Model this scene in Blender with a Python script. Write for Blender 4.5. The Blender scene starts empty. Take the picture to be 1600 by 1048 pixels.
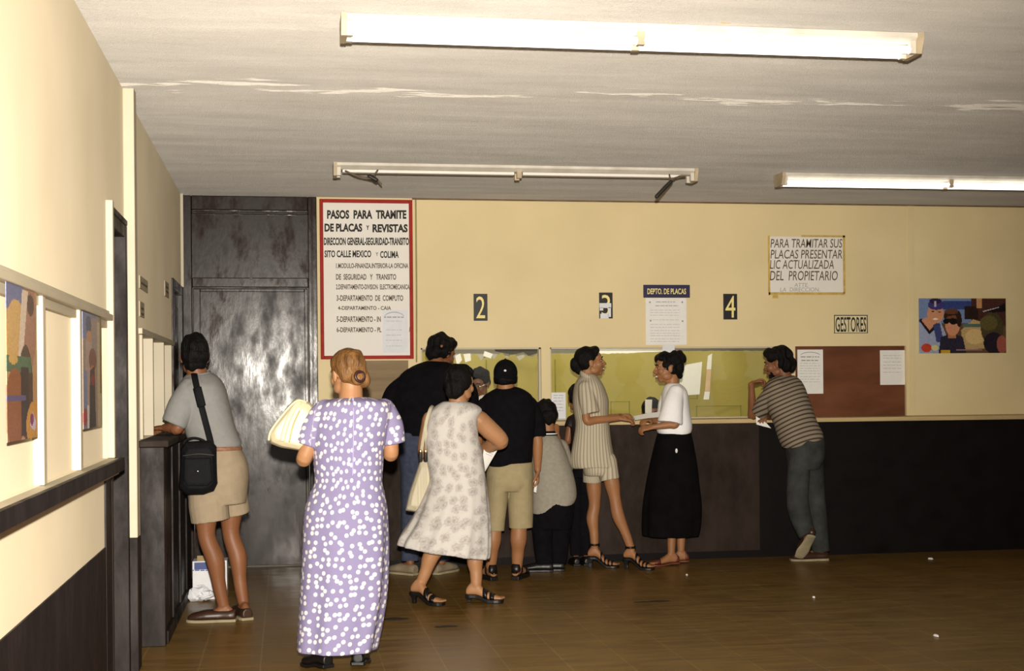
import bpy, bmesh, math, random
import numpy as np
from mathutils import Vector, Matrix
random.seed(7)
SC = bpy.context.scene
COL = SC.collection
PI = math.pi

# ------------------------------------------------------------------ camera
F = 2150.0; YAW = math.atan(353/F); ROLL = .009; SH = 77.0; EYE = 1.4
fw = Vector((math.sin(YAW), math.cos(YAW), 0)); r0 = Vector((math.cos(YAW), -math.sin(YAW), 0)); u0 = Vector((0, 0, 1))
rt = r0*math.cos(ROLL) - u0*math.sin(ROLL); up = u0*math.cos(ROLL) + r0*math.sin(ROLL)
CAMP = Vector((0, 0, EYE))
cam = bpy.data.objects.new('camera', bpy.data.cameras.new('camera')); COL.objects.link(cam)
m3 = Matrix((rt, up, -fw)).transposed()
cam.matrix_world = Matrix.Translation(CAMP) @ m3.to_4x4()
cam.data.sensor_width = 36; cam.data.lens = F/1600*36; cam.data.shift_y = SH/1600
cam.data.clip_start = .05; cam.data.clip_end = 100
SC.camera = cam

# ------------------------------------------------------------------ view, world, flash
SC.view_settings.view_transform = 'Standard'; SC.view_settings.look = 'None'
SC.view_settings.exposure = 0.0; SC.view_settings.gamma = 1; SC.view_settings.use_curve_mapping = False
W = bpy.data.worlds.new('world'); SC.world = W; W.use_nodes = True
W.node_tree.nodes['Background'].inputs[0].default_value = (1.0, .93, .82, 1)
W.node_tree.nodes['Background'].inputs[1].default_value = .5
# the photographer's flash gun, on its bracket above the lens
fl = bpy.data.lights.new('flash_lamp', 'SPOT'); fl.energy = 3800; fl.color = (1.0, .93, .82)
fl.spot_size = math.radians(74); fl.spot_blend = 1.0; fl.shadow_soft_size = .035
flo = bpy.data.objects.new('flash_lamp', fl); COL.objects.link(flo)
flo.location = (0.0, -.03, EYE+.20)
flo.rotation_euler = Vector((math.sin(math.radians(4.0)), math.cos(math.radians(4.0)), .0)).to_track_quat('-Z', 'Y').to_euler()

# ------------------------------------------------------------------ projection helpers
def ray(px, py): return fw + rt*((px-800)/F) - up*((py-524-SH)/F)
def atY(px, py, Y): d = ray(px, py); return CAMP + d*(Y/d.y)
def atX(px, py, X): d = ray(px, py); return CAMP + d*(X/d.x)
def atZ(px, py, Z): d = ray(px, py); return CAMP + d*((Z-EYE)/d.z)
def proj(p):
    d = Vector(p)-CAMP; z = d.dot(fw)
    return 800+F*d.dot(rt)/z, 524+SH-F*d.dot(up)/z

D = 10.89; XL = -.786; HC = 2.885; CF = 10.56     # back wall, left wall, ceiling, counter front

# ------------------------------------------------------------------ materials
def nodes_of(name):
    m = bpy.data.materials.new(name); m.use_nodes = True
    nt = m.node_tree; return m, nt, nt.nodes, nt.links, nt.nodes['Principled BSDF']
def N(ns, t, **kw):
    n = ns.new(t)
    for k, v in kw.items(): setattr(n, k, v)
    return n
def ramp(ns, stops, interp='LINEAR'):
    r = ns.new('ShaderNodeValToRGB'); e = r.color_ramp.elements; r.color_ramp.interpolation = interp
    while len(e) < len(stops): e.new(.5)
    for i, (p, c) in enumerate(stops): e[i].position = p; e[i].color = (*c, 1) if len(c) == 3 else c
    return r
def sc(c, k): return tuple(min(1, x*k) for x in c)
def mat(name, c, rough=.6, var=.12, scale=14, bump=0., bscale=60, spec=.4, metal=0., c2=None, stretch=None, rvar=0., detail=4, sheen=0):
    m, nt, ns, ln, b = nodes_of(name)
    tc = N(ns, 'ShaderNodeTexCoord'); mp = N(ns, 'ShaderNodeMapping')
    ln.new(tc.outputs['Object'], mp.inputs[0])
    if stretch: mp.inputs['Scale'].default_value = stretch
    nz = N(ns, 'ShaderNodeTexNoise'); nz.inputs['Scale'].default_value = scale; nz.inputs['Detail'].default_value = detail
    ln.new(mp.outputs[0], nz.inputs[0])
    r = ramp(ns, [(.3, sc(c, 1-var)), (.7, c2 if c2 else sc(c, 1+var))])
    ln.new(nz.outputs[0], r.inputs[0]); ln.new(r.outputs[0], b.inputs['Base Color'])
    b.inputs['Roughness'].default_value = rough; b.inputs['Specular IOR Level'].default_value = spec; b.inputs['Metallic'].default_value = metal
    if sheen: b.inputs['Sheen Weight'].default_value = sheen
    if rvar:
        rr = ramp(ns, [(.3, (rough-rvar,)*3), (.7, (rough+rvar,)*3)]); ln.new(nz.outputs[0], rr.inputs[0]); ln.new(rr.outputs[0], b.inputs['Roughness'])
    if bump:
        n2 = N(ns, 'ShaderNodeTexNoise'); n2.inputs['Scale'].default_value = bscale; n2.inputs['Detail'].default_value = 3
        ln.new(mp.outputs[0], n2.inputs[0]); bp = N(ns, 'ShaderNodeBump'); bp.inputs['Strength'].default_value = bump; bp.inputs['Distance'].default_value = .01
        ln.new(n2.outputs[0], bp.inputs['Height']); ln.new(bp.outputs[0], b.inputs['Normal'])
    return m
def emis(name, c, s):
    m, nt, ns, ln, b = nodes_of(name)
    b.inputs['Base Color'].default_value = (*c, 1); b.inputs['Emission Color'].default_value = (*c, 1); b.inputs['Emission Strength'].default_value = s
    return m
def glass_mat():
    m, nt, ns, ln, b = nodes_of('clear_glass')
    ns.remove(b); out = ns['Material Output']
    t = N(ns, 'ShaderNodeBsdfTransparent'); t.inputs[0].default_value = (.97, .97, .95, 1)
    g = N(ns, 'ShaderNodeBsdfGlossy'); g.inputs['Roughness'].default_value = .03
    nz = N(ns, 'ShaderNodeTexNoise'); nz.inputs['Scale'].default_value = 3
    fr = N(ns, 'ShaderNodeFresnel'); fr.inputs[0].default_value = 1.45
    mx = N(ns, 'ShaderNodeMixShader'); ln.new(fr.outputs[0], mx.inputs[0]); ln.new(t.outputs[0], mx.inputs[1]); ln.new(g.outputs[0], mx.inputs[2])
    ln.new(mx.outputs[0], out.inputs[0]); return m
def door_mat(name, c, c2, rough, spec=.25):
    m, nt, ns, ln, b = nodes_of(name)
    tc = N(ns, 'ShaderNodeTexCoord'); mp = N(ns, 'ShaderNodeMapping'); mp.inputs['Scale'].default_value = (1, 1, .45)
    ln.new(tc.outputs['Object'], mp.inputs[0])
    nz = N(ns, 'ShaderNodeTexNoise'); nz.inputs['Scale'].default_value = 5; nz.inputs['Detail'].default_value = 8; nz.inputs['Roughness'].default_value = .65
    n2 = N(ns, 'ShaderNodeTexNoise'); n2.inputs['Scale'].default_value = 40; n2.inputs['Detail'].default_value = 4
    ln.new(mp.outputs[0], nz.inputs[0]); ln.new(mp.outputs[0], n2.inputs[0])
    r = ramp(ns, [(.35, c), (.68, c2)]); ln.new(nz.outputs[0], r.inputs[0]); ln.new(r.outputs[0], b.inputs['Base Color'])
    rr = ramp(ns, [(.36, (rough+.22,)*3), (.62, (rough-.05,)*3)]); ln.new(nz.outputs[0], rr.inputs[0]); ln.new(rr.outputs[0], b.inputs['Roughness'])
    b.inputs['Specular IOR Level'].default_value = spec
    bp = N(ns, 'ShaderNodeBump'); bp.inputs['Strength'].default_value = .12; bp.inputs['Distance'].default_value = .004
    ln.new(n2.outputs[0], bp.inputs['Height']); ln.new(bp.outputs[0], b.inputs['Normal'])
    return m
def ceiling_mat():
    m, nt, ns, ln, b = nodes_of('ceiling_plaster')
    tc = N(ns, 'ShaderNodeTexCoord'); mp = N(ns, 'ShaderNodeMapping'); mp.inputs['Scale'].default_value = (.35, 1.6, 1)
    ln.new(tc.outputs['Object'], mp.inputs[0])
    nz = N(ns, 'ShaderNodeTexNoise'); nz.inputs['Scale'].default_value = 3.5; nz.inputs['Detail'].default_value = 8; nz.inputs['Roughness'].default_value = .6
    ln.new(mp.outputs[0], nz.inputs[0])
    r = ramp(ns, [(.3, (.47, .44, .40)), (.7, (.60, .565, .515))]); ln.new(nz.outputs[0], r.inputs[0])
    # patched seam that runs across the ceiling
    sx = N(ns, 'ShaderNodeSeparateXYZ'); ln.new(tc.outputs['Object'], sx.inputs[0])
    n3 = N(ns, 'ShaderNodeTexNoise'); n3.inputs['Scale'].default_value = 1.3; n3.inputs['Detail'].default_value = 6
    ln.new(tc.outputs['Object'], n3.inputs[0])
    a = N(ns, 'ShaderNodeMath', operation='MULTIPLY_ADD'); ln.new(n3.outputs[0], a.inputs[0]); a.inputs[1].default_value = .55; a.inputs[2].default_value = -1.72
    a2 = N(ns, 'ShaderNodeMath', operation='ADD'); ln.new(sx.outputs[1], a2.inputs[0]); ln.new(a.outputs[0], a2.inputs[1])
    a3 = N(ns, 'ShaderNodeMath', operation='ABSOLUTE'); ln.new(a2.outputs[0], a3.inputs[0])
    n4 = N(ns, 'ShaderNodeTexNoise'); n4.inputs['Scale'].default_value = 9; n4.inputs['Detail'].default_value = 5
    ln.new(mp.outputs[0], n4.inputs[0])
    a4 = N(ns, 'ShaderNodeMath', operation='MULTIPLY_ADD'); ln.new(n4.outputs[0], a4.inputs[0]); a4.inputs[1].default_value = .85; a4.inputs[2].default_value = -.40
    a5 = N(ns, 'ShaderNodeMath', operation='SUBTRACT'); ln.new(a4.outputs[0], a5.inputs[0]); ln.new(a3.outputs[0], a5.inputs[1])
    rs = ramp(ns, [(.0, (0, 0, 0)), (.05, (1, 1, 1))]); ln.new(a5.outputs[0], rs.inputs[0])
    mx = N(ns, 'ShaderNodeMix', data_type='RGBA'); ln.new(rs.outputs[0], mx.inputs[0]); ln.new(r.outputs[0], mx.inputs[6]); mx.inputs[7].default_value = (.86, .82, .75, 1)
    ln.new(mx.outputs[2], b.inputs['Base Color']); b.inputs['Roughness'].default_value = .8
    bp = N(ns, 'ShaderNodeBump'); bp.inputs['Strength'].default_value = .25; bp.inputs['Distance'].default_value = .02
    ad = N(ns, 'ShaderNodeMath', operation='ADD'); ln.new(nz.outputs[0], ad.inputs[0]); ln.new(rs.outputs[0], ad.inputs[1])
    ln.new(ad.outputs[0], bp.inputs['Height'])
    grain(ns, ln, b, tc, bp, .55, .0105, 190)
    return m
def grain(ns, ln, b, tc, prev, strength, dist, scale, rough=1.0):
    n = N(ns, 'ShaderNodeTexNoise'); n.inputs['Scale'].default_value = scale; n.inputs['Detail'].default_value = 2
    ln.new(tc.outputs['Object'], n.inputs[0]); g = N(ns, 'ShaderNodeBump'); g.inputs['Strength'].default_value = strength; g.inputs['Distance'].default_value = dist
    ln.new(n.outputs[0], g.inputs['Height'])
    if prev: ln.new(prev.outputs[0], g.inputs['Normal'])
    ln.new(g.outputs[0], b.inputs['Normal'])
    if 'Diffuse Roughness' in b.inputs: b.inputs['Diffuse Roughness'].default_value = rough
    b.inputs['Specular IOR Level'].default_value = .1
def floor_mat():
    m, nt, ns, ln, b = nodes_of('floor_tiles')
    tc = N(ns, 'ShaderNodeTexCoord'); mp = N(ns, 'ShaderNodeMapping'); mp.inputs['Scale'].default_value = (3.3, 3.3, 1); ln.new(tc.outputs['Object'], mp.inputs[0])
    br = N(ns, 'ShaderNodeTexBrick', offset=0, offset_frequency=1, squash=1)
    for k, v in (('Scale', 1), ('Mortar Size', .012), ('Mortar Smooth', .3), ('Brick Width', 1), ('Row Height', 1), ('Bias', 0)): br.inputs[k].default_value = v
    br.inputs['Color1'].default_value = (.19, .106, .023, 1); br.inputs['Color2'].default_value = (.215, .122, .028, 1); br.inputs['Mortar'].default_value = (.29, .19, .065, 1)
    ln.new(mp.outputs[0], br.inputs[0])
    m2 = N(ns, 'ShaderNodeMapping'); m2.inputs['Scale'].default_value = (.7, 3, 1); ln.new(tc.outputs['Object'], m2.inputs[0])
    nz = N(ns, 'ShaderNodeTexNoise'); nz.inputs['Scale'].default_value = 5; nz.inputs['Detail'].default_value = 9; nz.inputs['Roughness'].default_value = .65
    ln.new(m2.outputs[0], nz.inputs[0])
    r = ramp(ns, [(.25, (.62, .60, .58)), (.75, (1.3, 1.3, 1.25))]); ln.new(nz.outputs[0], r.inputs[0])
    mx = N(ns, 'ShaderNodeMix', data_type='RGBA', blend_type='MULTIPLY'); mx.inputs[0].default_value = 1
    ln.new(br.outputs[0], mx.inputs[6]); ln.new(r.outputs[0], mx.inputs[7]); ln.new(mx.outputs[2], b.inputs['Base Color'])
    rr = ramp(ns, [(.3, (.30,)*3), (.7, (.46,)*3)]); ln.new(nz.outputs[0], rr.inputs[0]); ln.new(rr.outputs[0], b.inputs['Roughness'])
    b.inputs['Specular IOR Level'].default_value = .4
    bp = N(ns, 'ShaderNodeBump'); bp.inputs['Strength'].default_value = .08; bp.inputs['Distance'].default_value = .01
    ln.new(nz.outputs[0], bp.inputs['Height']); ln.new(bp.outputs[0], b.inputs['Normal'])
    return m
def pat_base(name, rough=.85):
    m, nt, ns, ln, b = nodes_of(name)
    at = N(ns, 'ShaderNodeAttribute', attribute_name='pat'); b.inputs['Roughness'].default_value = rough; b.inputs['Specular IOR Level'].default_value = .2
    return m, ns, ln, b, at
def dots_mat():
    m, ns, ln, b, at = pat_base('lilac_dotted_cotton')
    v = N(ns, 'ShaderNodeTexVoronoi', voronoi_dimensions='2D'); v.inputs['Scale'].default_value = 27; v.inputs['Randomness'].default_value = .76
    ln.new(at.outputs['Vector'], v.inputs['Vector'])
    r = ramp(ns, [(.255, (.72, .68, .66)), (.31, (.235, .205, .35))]); ln.new(v.outputs['Distance'], r.inputs[0]); ln.new(r.outputs[0], b.inputs['Base Color']); return m
def floral_mat():
    m, ns, ln, b, at = pat_base('white_floral_cotton')
    v = N(ns, 'ShaderNodeTexVoronoi', voronoi_dimensions='2D'); v.inputs['Scale'].default_value = 15; v.inputs['Randomness'].default_value = 1
    nz = N(ns, 'ShaderNodeTexNoise', noise_dimensions='2D'); nz.inputs['Scale'].default_value = 60; nz.inputs['Detail'].default_value = 4
    ln.new(at.outputs['Vector'], v.inputs['Vector']); ln.new(at.outputs['Vector'], nz.inputs['Vector'])
    a = N(ns, 'ShaderNodeMath', operation='MULTIPLY_ADD'); ln.new(nz.outputs[0], a.inputs[0]); a.inputs[1].default_value = .55; ln.new(v.outputs['Distance'], a.inputs[2])
    r = ramp(ns, [(.36, (.40, .35, .32)), (.44, (.48, .43, .40)), (.48, (.55, .51, .47)), (.58, (.43, .39, .37)), (.70, (.57, .535, .50)), (.9, (.61, .575, .53))])
    ln.new(a.outputs[0], r.inputs[0]); ln.new(r.outputs[0], b.inputs['Base Color']); return m
def stripe_mat(name, c, cd, period, duty, axis, warm=None):
    m, ns, ln, b, at = pat_base(name)
    s = N(ns, 'ShaderNodeSeparateXYZ'); ln.new(at.outputs['Vector'], s.inputs[0])
    a = N(ns, 'ShaderNodeMath', operation='MULTIPLY'); ln.new(s.outputs[axis], a.inputs[0]); a.inputs[1].default_value = 1/period
    f = N(ns, 'ShaderNodeMath', operation='FRACT'); ln.new(a.outputs[0], f.inputs[0])
    st = [(0, c), (1-duty-.05, c), (1-duty+.02, cd), (.97, cd), (1, c)]
    if warm: st = [(0, c), (.30, c), (.34, warm), (.52, warm), (.56, c), (1-duty-.05, c), (1-duty, cd), (.97, cd), (1, c)]
    r = ramp(ns, st); ln.new(f.outputs[0], r.inputs[0])
    ln.new(r.outputs[0], b.inputs['Base Color']); return m
def print_mat(name, rough=.35):
    m, nt, ns, ln, b = nodes_of(name)
    at = N(ns, 'ShaderNodeAttribute', attribute_name='print'); ln.new(at.outputs['Color'], b.inputs['Base Color']); b.inputs['Roughness'].default_value = rough
    return m

M = {}
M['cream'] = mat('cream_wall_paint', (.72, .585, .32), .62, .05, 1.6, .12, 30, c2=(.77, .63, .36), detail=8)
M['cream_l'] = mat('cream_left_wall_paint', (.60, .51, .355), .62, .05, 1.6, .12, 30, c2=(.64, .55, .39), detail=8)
M['cream_t'] = mat('cream_trim_paint', (.53, .465, .34), .55, .05, 4)
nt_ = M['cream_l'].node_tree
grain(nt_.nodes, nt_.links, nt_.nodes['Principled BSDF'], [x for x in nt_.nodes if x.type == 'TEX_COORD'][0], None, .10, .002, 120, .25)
M['ceil'] = ceiling_mat(); M['floor'] = floor_mat()
M['door'] = door_mat('dark_door_paint', (.008, .0045, .004), (.034, .020, .015), .19, .17)
M['dbrown'] = door_mat('dark_brown_paint', (.007, .0035, .003), (.017, .009, .0075), .5)
M['cbrown'] = door_mat('brown_counter_paint', (.016, .0085, .0055), (.028, .015, .0095), .65)
M['cblack'] = mat('black_counter', (.004, .0025, .0025), .6, .3, 6, rvar=.1, spec=.15)  # near-black colour for the right counter front and the kick board
M['wood_edge'] = mat('pale_wood_edge', (.50, .37, .18), .5, .15, 6, stretch=(.3, 6, 6))
M['board'] = mat('brown_hardboard', (.125, .042, .018), .6, .2, 4, spec=.15, c2=(.175, .064, .029), stretch=(.5, 1, 1.4))
M['ply'] = mat('brown_plywood', (.20, .125, .05), .6, .2, 3, stretch=(.6, 1, 5), c2=(.26, .17, .075))
M['paper'] = mat('white_paper', (.80, .78, .74), .8, .03, 20)
M['paper_b'] = mat('bluish_white_paper', (.72, .73, .76), .8, .04, 20)
M['ink'] = mat('black_ink', (.02, .016, .012), .7, .1, 40)
M['greyink'] = mat('grey_print', (.36, .35, .35), .8, .1, 40)
M['olive_ink'] = mat('faded_brush_ink', (.10, .075, .045), .7, .3, 40)
M['red'] = mat('red_frame_paint', (.32, .020, .012), .6, .12, 12, spec=.15)
M['signwhite'] = mat('white_sign_paint', (.78, .74, .68), .6, .03, 4)
M['navy'] = mat('navy_sign_paint', (.02, .016, .06), .5, .1, 20)
M['yellow'] = mat('yellow_sign_paint', (.85, .72, .28), .5, .08, 20)
M['blackp'] = mat('black_plaque', (.012, .010, .012), .5, .1, 20)
M['tape'] = mat('yellowed_tape', (.55, .38, .10), .5, .2, 20)
M['green'] = mat('chartreuse_screen', (.39, .325, .070), .7, .06, 2.2, c2=(.44, .375, .10), detail=7)
M['greend'] = mat('olive_fold', (.22, .22, .03), .7, .1, 8)
M['glass'] = glass_mat()
M['fixture'] = mat('dirty_white_enamel', (.62, .56, .47), .5, .14, 7, c2=(.70, .65, .56), detail=7)
M['fixture_end'] = mat('tan_end_cap', (.45, .36, .24), .5, .2, 10)
M['tube'] = emis('lit_tube', (1, .97, .9), 2.4)
M['dark'] = mat('dark_plastic', (.02, .016, .012), .5, .2, 20)
M['wire'] = mat('dusty_wire', (.12, .085, .05), .7, .3, 30)
M['chrome'] = mat('bright_metal', (.7, .66, .55), .25, .05, 20, metal=1)
M['gold'] = mat('gold_metal', (.8, .55, .2), .3, .05, 20, metal=1)
M['office'] = mat('office_wall', (.60, .58, .48), .7, .06, 2)
M['officed'] = mat('office_dark', (.05, .045, .03), .7, .2, 5)
M['skin'] = mat('brown_skin', (.30, .132, .055), .5, .08, 6, c2=(.34, .155, .066), spec=.35)
M['skin_d'] = mat('dark_brown_skin', (.20, .078, .032), .5, .08, 6, c2=(.23, .092, .040), spec=.35)
M['skin_f'] = mat('tan_skin', (.38, .185, .085), .5, .08, 6, c2=(.42, .21, .10), spec=.35)
M['hairb'] = mat('black_hair', (.0035, .0028, .0028), .62, .4, 30, .8, 150, spec=.14, stretch=(1, 1, .3))
M['hairs'] = mat('dark_blonde_hair', (.13, .055, .014), .5, .35, 30, .7, 110, spec=.3, c2=(.27, .13, .04), stretch=(1, 1, .3))
M['lip'] = mat('lips', (.26, .07, .05), .5, .1, 30)
M['eyew'] = mat('eye_white', (.42, .38, .35), .3, .02, 30)
M['iris'] = mat('dark_iris', (.01, .006, .004), .2, .1, 30)
M['grey_polo'] = mat('grey_knit', (.25, .245, .235), .9, .06, 30, .15, 300)
M['beige'] = mat('beige_cotton', (.33, .255, .17), .9, .07, 20, .15, 200)
M['khaki'] = mat('khaki_cotton', (.34, .275, .15), .9, .07, 20, .15, 200)
M['black_cloth'] = mat('black_cotton', (.005, .0045, .006), .95, .25, 20, .2, 200, spec=.08)
M['black_skirt'] = mat('black_skirt_cloth', (.004, .0032, .0038), .95, .3, 10, spec=.08)
M['white_cloth'] = mat('white_cotton', (.88, .87, .87), .9, .03, 20, .1, 200)
M['sweat'] = mat('grey_sweat_fabric', (.30, .27, .215), .95, .1, 40, .25, 260)
M['jeans_b'] = mat('blue_denim', (.040, .050, .085), .9, .25, 30, .2, 300)
M['jeans_g'] = mat('faded_grey_denim', (.040, .043, .040), .9, .3, 12, .2, 300, spec=.1)
M['bagw'] = mat('cream_leather', (.66, .58, .38), .45, .06, 8, .15, 40)
M['bagc'] = mat('cream_canvas', (.52, .46, .33), .7, .12, 4, stretch=(20, 20, .4))
M['bagb'] = mat('black_nylon', (.005, .005, .006), .7, .2, 20, .3, 150, spec=.15)
M['belt'] = mat('tan_red_belt', (.27, .125, .07), .6, .3, 40)
M['shoe_br'] = mat('brown_leather', (.040, .018, .010), .38, .2, 12)
M['shoe_bk'] = mat('black_leather', (.007, .006, .006), .4, .2, 12)
M['shoe_tan'] = mat('taupe_suede', (.22, .17, .11), .8, .15, 12)
M['shoe_red'] = mat('russet_leather', (.13, .035, .02), .45, .15, 12)
M['sole'] = mat('worn_sole', (.30, .25, .15), .8, .2, 12)
M['dots'] = dots_mat(); M['floral'] = floral_mat()
M['stripe_v'] = stripe_mat('cream_pinstripe_cloth', (.44, .38, .28), (.27, .22, .15), .027, .22, 0, warm=(.52, .46, .35))
M['stripe_h'] = stripe_mat('taupe_striped_knit', (.25, .20, .14), (.055, .042, .035), .034, .38, 1)
M['print'] = print_mat('printed_gloss_paper')
M['blue'] = mat('blue_card', (.03, .05, .20), .5, .1, 10)
M['whitecard'] = mat('white_card', (.70, .70, .72), .6, .05, 10)
M['cardboard'] = mat('cardboard', (.34, .24, .12), .8, .1, 10)
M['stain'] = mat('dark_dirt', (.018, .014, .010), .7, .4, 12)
M['teeth'] = mat('teeth', (.8, .78, .7), .3, .02, 20)

# ------------------------------------------------------------------ mesh collecting
class MB:
    def __init__(s): s.v = []; s.f = []; s.mi = []
    def add(s, vs, fs, mi=0):
        o = len(s.v); s.v += [Vector(v) for v in vs]; s.f += [tuple(i+o for i in f) for f in fs]; s.mi += [mi]*len(fs)
    def box(s, a, b, mi=0):
        x0, y0, z0 = a; x1, y1, z1 = b
        x0, x1 = min(x0, x1), max(x0, x1); y0, y1 = min(y0, y1), max(y0, y1); z0, z1 = min(z0, z1), max(z0, z1)
        s.add([(x0,y0,z0),(x1,y0,z0),(x1,y1,z0),(x0,y1,z0),(x0,y0,z1),(x1,y0,z1),(x1,y1,z1),(x0,y1,z1)],
              [(0,3,2,1),(4,5,6,7),(0,1,5,4),(1,2,6,5),(2,3,7,6),(3,0,4,7)], mi)
    def rings(s, rs, caps=True, mi=0):
        n = len(rs[0]); vs = [p for r in rs for p in r]; fs = []
        for k in range(len(rs)-1):
            for i in range(n):
                j = (i+1) % n; fs.append((k*n+i, k*n+j, (k+1)*n+j, (k+1)*n+i))
        if caps:
            fs.append(tuple(range(n-1, -1, -1))); fs.append(tuple((len(rs)-1)*n+i for i in range(n)))
        s.add(vs, fs, mi)
    def limb(s, pts, rads, n=18, sub=5, ref=None, caps=True, mi=0):
        """swept tube; rads: number or (a, b) with a along ref"""
        pts = [Vector(p) for p in pts]; rr = [(q if isinstance(q, (tuple, list)) else (q, q)) for q in rads]
        P, R = [], []
        for i in range(len(pts)-1):
            p0 = pts[max(i-1, 0)]; p1 = pts[i]; p2 = pts[i+1]; p3 = pts[min(i+2, len(pts)-1)]
            for k in range(sub):
                t = k/sub
                P.append(.5*((2*p1)+(p2-p0)*t+(2*p0-5*p1+4*p2-p3)*t*t+(3*p1-p0-3*p2+p3)*t**3))
                h = t*t*(3-2*t); R.append(tuple(rr[i][c]*(1-h)+rr[i+1][c]*h for c in (0, 1)))
        P.append(pts[-1]); R.append(rr[-1])
        d0 = (P[1]-P[0]).normalized()
        a = Vector(ref) if ref else (Vector((1, 0, 0)) if abs(d0.x) < .8 else Vector((0, 1, 0)))
        rs = []
        for i, p in enumerate(P):
            d = (P[min(i+1, len(P)-1)]-P[max(i-1, 0)]).normalized()
            a = (a-d*a.dot(d)).normalized(); b = d.cross(a)
            def ring(c, k, a=a, b=b, q=R[i]): return [c+a*(math.cos(2*PI*j/n)*q[0]*k)+b*(math.sin(2*PI*j/n)*q[1]*k) for j in range(n)]
            m = min(R[i])
            if i == 0 and caps:
                for th in (80, 55, 28): rs.append(ring(p-d*m*math.sin(math.radians(th)), math.cos(math.radians(th))))
            rs.append(ring(p, 1))
            if i == len(P)-1 and caps is True:
                for th in (28, 55, 80): rs.append(ring(p+d*m*math.sin(math.radians(th)), math.cos(math.radians(th))))
        s.rings(rs, True, mi)
    def ell(s, c, r, ax=None, n=20, m=12, mi=0):
        c = Vector(c); ax = ax or (Vector((1, 0, 0)), Vector((0, 1, 0)), Vector((0, 0, 1)))
        rs = []
        for k in range(m+1):
            t = -PI/2+PI*(k+.02)/(m+.04); z = math.sin(t); q = math.cos(t)
            rs.append([c+ax[0]*(r[0]*q*math.cos(2*PI*j/n))+ax[1]*(r[1]*q*math.sin(2*PI*j/n))+ax[2]*(r[2]*z) for j in range(n)])
        s.rings(rs, True, mi)
    def mesh(s, name, org=Vector((0, 0, 0))):
        me = bpy.data.meshes.new(name); me.from_pydata([tuple(v-org) for v in s.v], [], s.f); me.update()
        return me
def link(name, me, mats, parent=None, loc=(0, 0, 0), smooth=False):
    o = bpy.data.objects.new(name, me); COL.objects.link(o)
    for m in (mats if isinstance(mats, (list, tuple)) else [mats]): me.materials.append(m)
    if parent: o.parent = parent
    o.location = loc
    if smooth: me.polygons.foreach_set('use_smooth', [True]*len(me.polygons))
    return o
def fixn(me):
    bm = bmesh.new(); bm.from_mesh(me); bmesh.ops.recalc_face_normals(bm, faces=bm.faces); bm.to_mesh(me); bm.free()
def build(name, mb, mats, parent=None, smooth=False, bevel=0):
    org = world_of(parent) if parent else Vector((0, 0, 0))
    if not parent:
        c = sum(mb.v, Vector((0, 0, 0)))/len(mb.v); org = c
    me = mb.mesh(name, org)
    me.polygons.foreach_set('material_index', mb.mi); fixn(me)
    o = link(name, me, mats, parent, org if not parent else (0, 0, 0), smooth)
    if bevel:
        b = o.modifiers.new('bevel', 'BEVEL'); b.width = bevel; b.segments = 2; b.limit_method = 'ANGLE'
    return o
def world_of(o):
    p = Vector((0, 0, 0))
    while o: p += Vector(o.location); o = o.parent
    return p
def tag(o, label, cat, group=None):
    o['label'] = label; o['category'] = cat
    if group: o['group'] = group
    return o
def struct(o): o['kind'] = 'structure'; return o
def empty(name, loc, label=None, cat=None, group=None):
    o = bpy.data.objects.new(name, None); COL.objects.link(o); o.location = loc; o.empty_display_size = .1
    if label: tag(o, label, cat, group)
    return o
def boxes(name, bs, m, parent=None, bevel=0):
    mb = MB()
    for a, b in bs: mb.box(a, b)
    return build(name, mb, m, parent, False, bevel)

# ------------------------------------------------------------------ setting
struct(boxes('floor', [((-1.4, -3, -.1), (9, 14, 0))], M['floor']))
struct(boxes('ceiling', [((-1.4, -3, HC), (9, 14, HC+.12))], M['ceil']))
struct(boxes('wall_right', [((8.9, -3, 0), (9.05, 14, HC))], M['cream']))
def LY(px): return atX(px, 600, XL).y
def LZ(px, py): return atX(px, py, XL).z
yd0, yd1 = 6.40, 6.98
TW = .16
bs = [((XL-TW, -3, 0), (XL, yd0, 1.09)), ((XL-TW, -3, 1.09), (XL, 2.2, 1.70)), ((XL-TW, -3, 1.70), (XL, yd0, HC)),
      ((XL-TW, 2.2, 1.09), (XL-.02, 6.33, 1.70)), ((XL-TW, 6.33, 1.09), (XL, yd0, 1.70)),
      ((XL-TW, yd0, 2.20), (XL, yd1, HC)), ((XL-TW, yd1, 0), (XL, 7.72, HC)),
      ((XL-TW, 7.72, 1.695), (XL, 9.88, HC)), ((XL-TW, 7.72, 0), (XL, 9.88, 1.118)),
      ((XL-TW, 9.88, 2.17), (XL, 10.80, HC)), ((XL-TW, 10.80, 0), (XL, D+.16, HC))]
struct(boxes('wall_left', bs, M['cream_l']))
# rooms behind the openings of the left wall
struct(boxes('wall_left_back', [((XL-1.0, 5.9, 0), (XL-.9, 10.9, 2.6)), ((XL-1.0, 5.8, 0), (XL-TW, 5.9, 2.6)), ((XL-1, 5.8, 2.6), (XL-TW, 10.9, 2.7)), ((XL-1.0, 10.8, 0), (XL-TW, 10.9, 2.6))], M['office']))
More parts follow.
